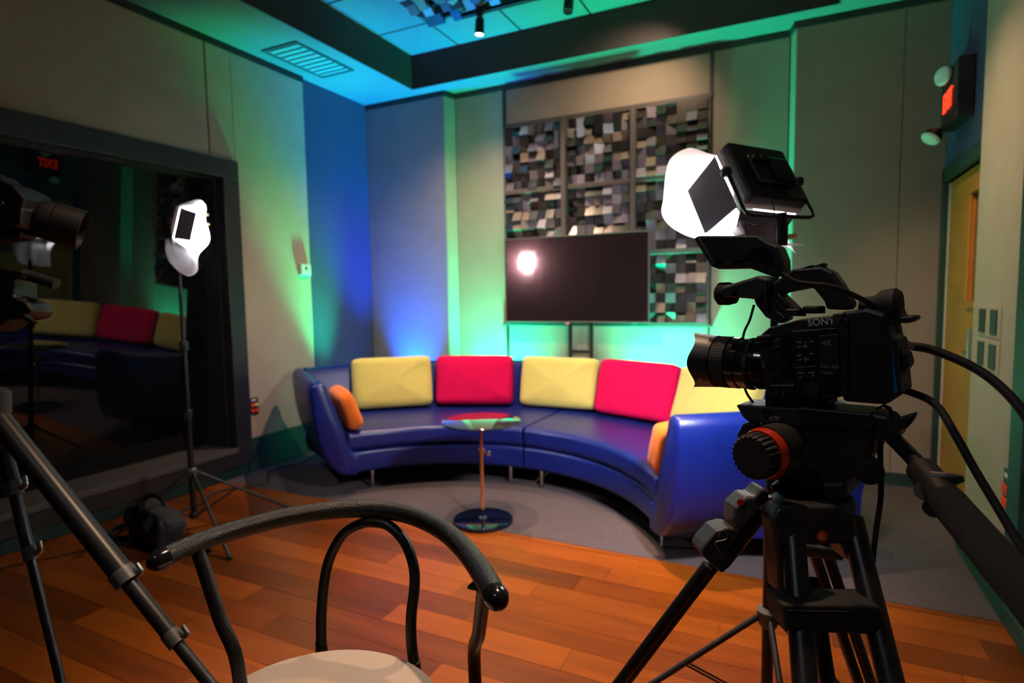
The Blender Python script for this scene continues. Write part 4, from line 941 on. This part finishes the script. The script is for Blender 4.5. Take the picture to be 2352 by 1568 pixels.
def leg2(pa, pb, joints, rr):
    a, b = pa, pb; f = to_floor(a, b); pts = [a] + [a+(b-a)*t_ for t_ in joints] + [f]
    l = T2.part('leg', cyl(pts[0], pts[1], rr[0], None, 16), 'black_metal')
    for i in range(1, len(pts)-1):
        T2.part('leg_section', cyl(pts[i], pts[i+1], rr[i], None, 14), 'black_metal', l)
        d = (f-a).normalized(); c = pts[i]
        q = T2.part('leg_clamp', cyl(c-d*.018, c+d*.014, rr[i-1]*1.12, None, 16), 'grey_casting', l)
        side_ = (RT+UP*.5).normalized()
        T2.part('clamp_lever', tube([c+side_*rr[i-1]*.8, c+side_*(rr[i-1]+.012)+d*.004, c+side_*(rr[i-1]+.016)-d*.018], [.007, .005], 10), 'steel', l)
    T2.part('rubber_foot', lathe(f-V((0, 0, .018)), (0, 0, 1), [(0, .014), (.02, .012)], 14), 'black_rubber', l)
leg2(P(0, 965, 1.34), P(480, 1568, 1.22), [.622, .845], [.0235, .0165, .0125])
leg2(P(12, 1040, 1.36), P(140, 1568, 1.26), [.17, .46], [.0155, .0125, .0095])
leg2(P(-60, 1000, 1.38), P(-140, 1568, 1.50), [.3, .6], [.0155, .0125, .0095])

# =================================================================== tall tubular armchair in the foreground
ZR, ZT = .92, .685
def G(px, py, z):
    d = FW + RT*((px-1176)/FPX) - UP*((py-784)/FPX); return EYE + d*((z-EYE.z)/d.z)
ch = Thing('tall_armchair', 'tall black tubular armchair with padded rail and cream round seat', 'chair', (G(800, 1560, ZT).x, G(800, 1560, ZT).y, 0))
railp = [G(x, y, ZR) for x, y in ((374, 1282), (438, 1253), (540, 1217), (660, 1187), (770, 1171), (860, 1169), (943, 1183), (1014, 1215), (1068, 1262), (1110, 1320), (1138, 1368))]
ch.part('padded_rail', tube(railp, .0178, 20, 8), 'padded_black')
for q, p_ in ((railp[0], railp[1]), (railp[-1], railp[-2])):
    d = (q-p_).normalized(); ch.part('end_cap', lathe(q-d*.004, d, [(0, .0186), (.012, .0180), (.022, .0145), (.028, .009), (.030, .002)], 24), 'black_gloss')
hp0, hp1 = G(738, 1485, ZT-.03), G(952, 1530, ZT-.03)
rb = G(858, 1200, ZR-.022)
def HP(px, py, t_):   # hoop lies in the upright plane through its two feet and the rail
    base = hp0.lerp(hp1, .5); nrm = (hp1-hp0).cross(rb-base).normalized()
    d = FW + RT*((px-1176)/FPX) - UP*((py-784)/FPX); return EYE + d*((base-EYE).dot(nrm)/d.dot(nrm))
hoop = [HP(x, y, 0) for x, y in ((742, 1500), (738, 1460), (739, 1400), (746, 1330), (760, 1275), (790, 1225), (830, 1202), (862, 1199), (895, 1208), (930, 1245), (950, 1300), (952, 1350), (945, 1410), (945, 1470), (953, 1540))]
ch.part('back_hoop', tube(hoop, .0105, 14, 5), 'black_metal')
sc = G(790, 1640, ZT); R_ = .215
sc = G(772, 1484, ZT) + (V((FW.x, FW.y, 0)).normalized()*-R_) + RT*.022
ch.part('seat', lathe(V((sc.x, sc.y, ZT-.035)), (0, 0, 1), [(0, R_-.006), (.006, R_), (.024, R_), (.032, R_-.006), (.035, R_-.016)], 72), 'seat_cream')
ch.part('seat_rim', lathe(V((sc.x, sc.y, ZT-.048)), (0, 0, 1), [(0, R_-.012), (.018, R_-.004)], 72), 'black_metal')
# arm posts carry on as the legs
for (x0, y0), (x1, y1), sgn in (((455, 1265), (552, 1568), -1), ((1112, 1350), (1090, 1540), 1)):
    top = G(x0, y0, ZR-.012); m = G(x1, y1, .69)
    v_ = (V((sc.x, sc.y, 0))-V((top.x, top.y, 0))); 
    foot = V((top.x, top.y, .012)) - v_.normalized()*.0
    kn = m
    ch.part('leg', tube([top, top.lerp(kn, .5), kn, V((kn.x, kn.y, .35))-v_.normalized()*.02, V((kn.x, kn.y, .012))-v_.normalized()*.05], .0115, 14, 6), 'black_metal')
    ch.part('rail_bracket', cbox(G(x0, y0, ZR-.020), (.05, .02, .006)), 'black_metal', smooth=False, bev=.002)
for hp in (hp0, hp1):
    v_ = (V((hp.x, hp.y, 0))-V((sc.x, sc.y, 0))).normalized()
    ch.part('leg', tube([hp+V((0, 0, .01)), V((hp.x, hp.y, .4))+v_*.02, V((hp.x, hp.y, .012))+v_*.06], .0115, 14, 6), 'black_metal')
ch.part('foot_ring', tube([V((sc.x+(R_+.03)*math.cos(a*PI/12), sc.y+(R_+.03)*math.sin(a*PI/12), .25)) for a in range(25)], .008, 10, 2), 'black_metal')
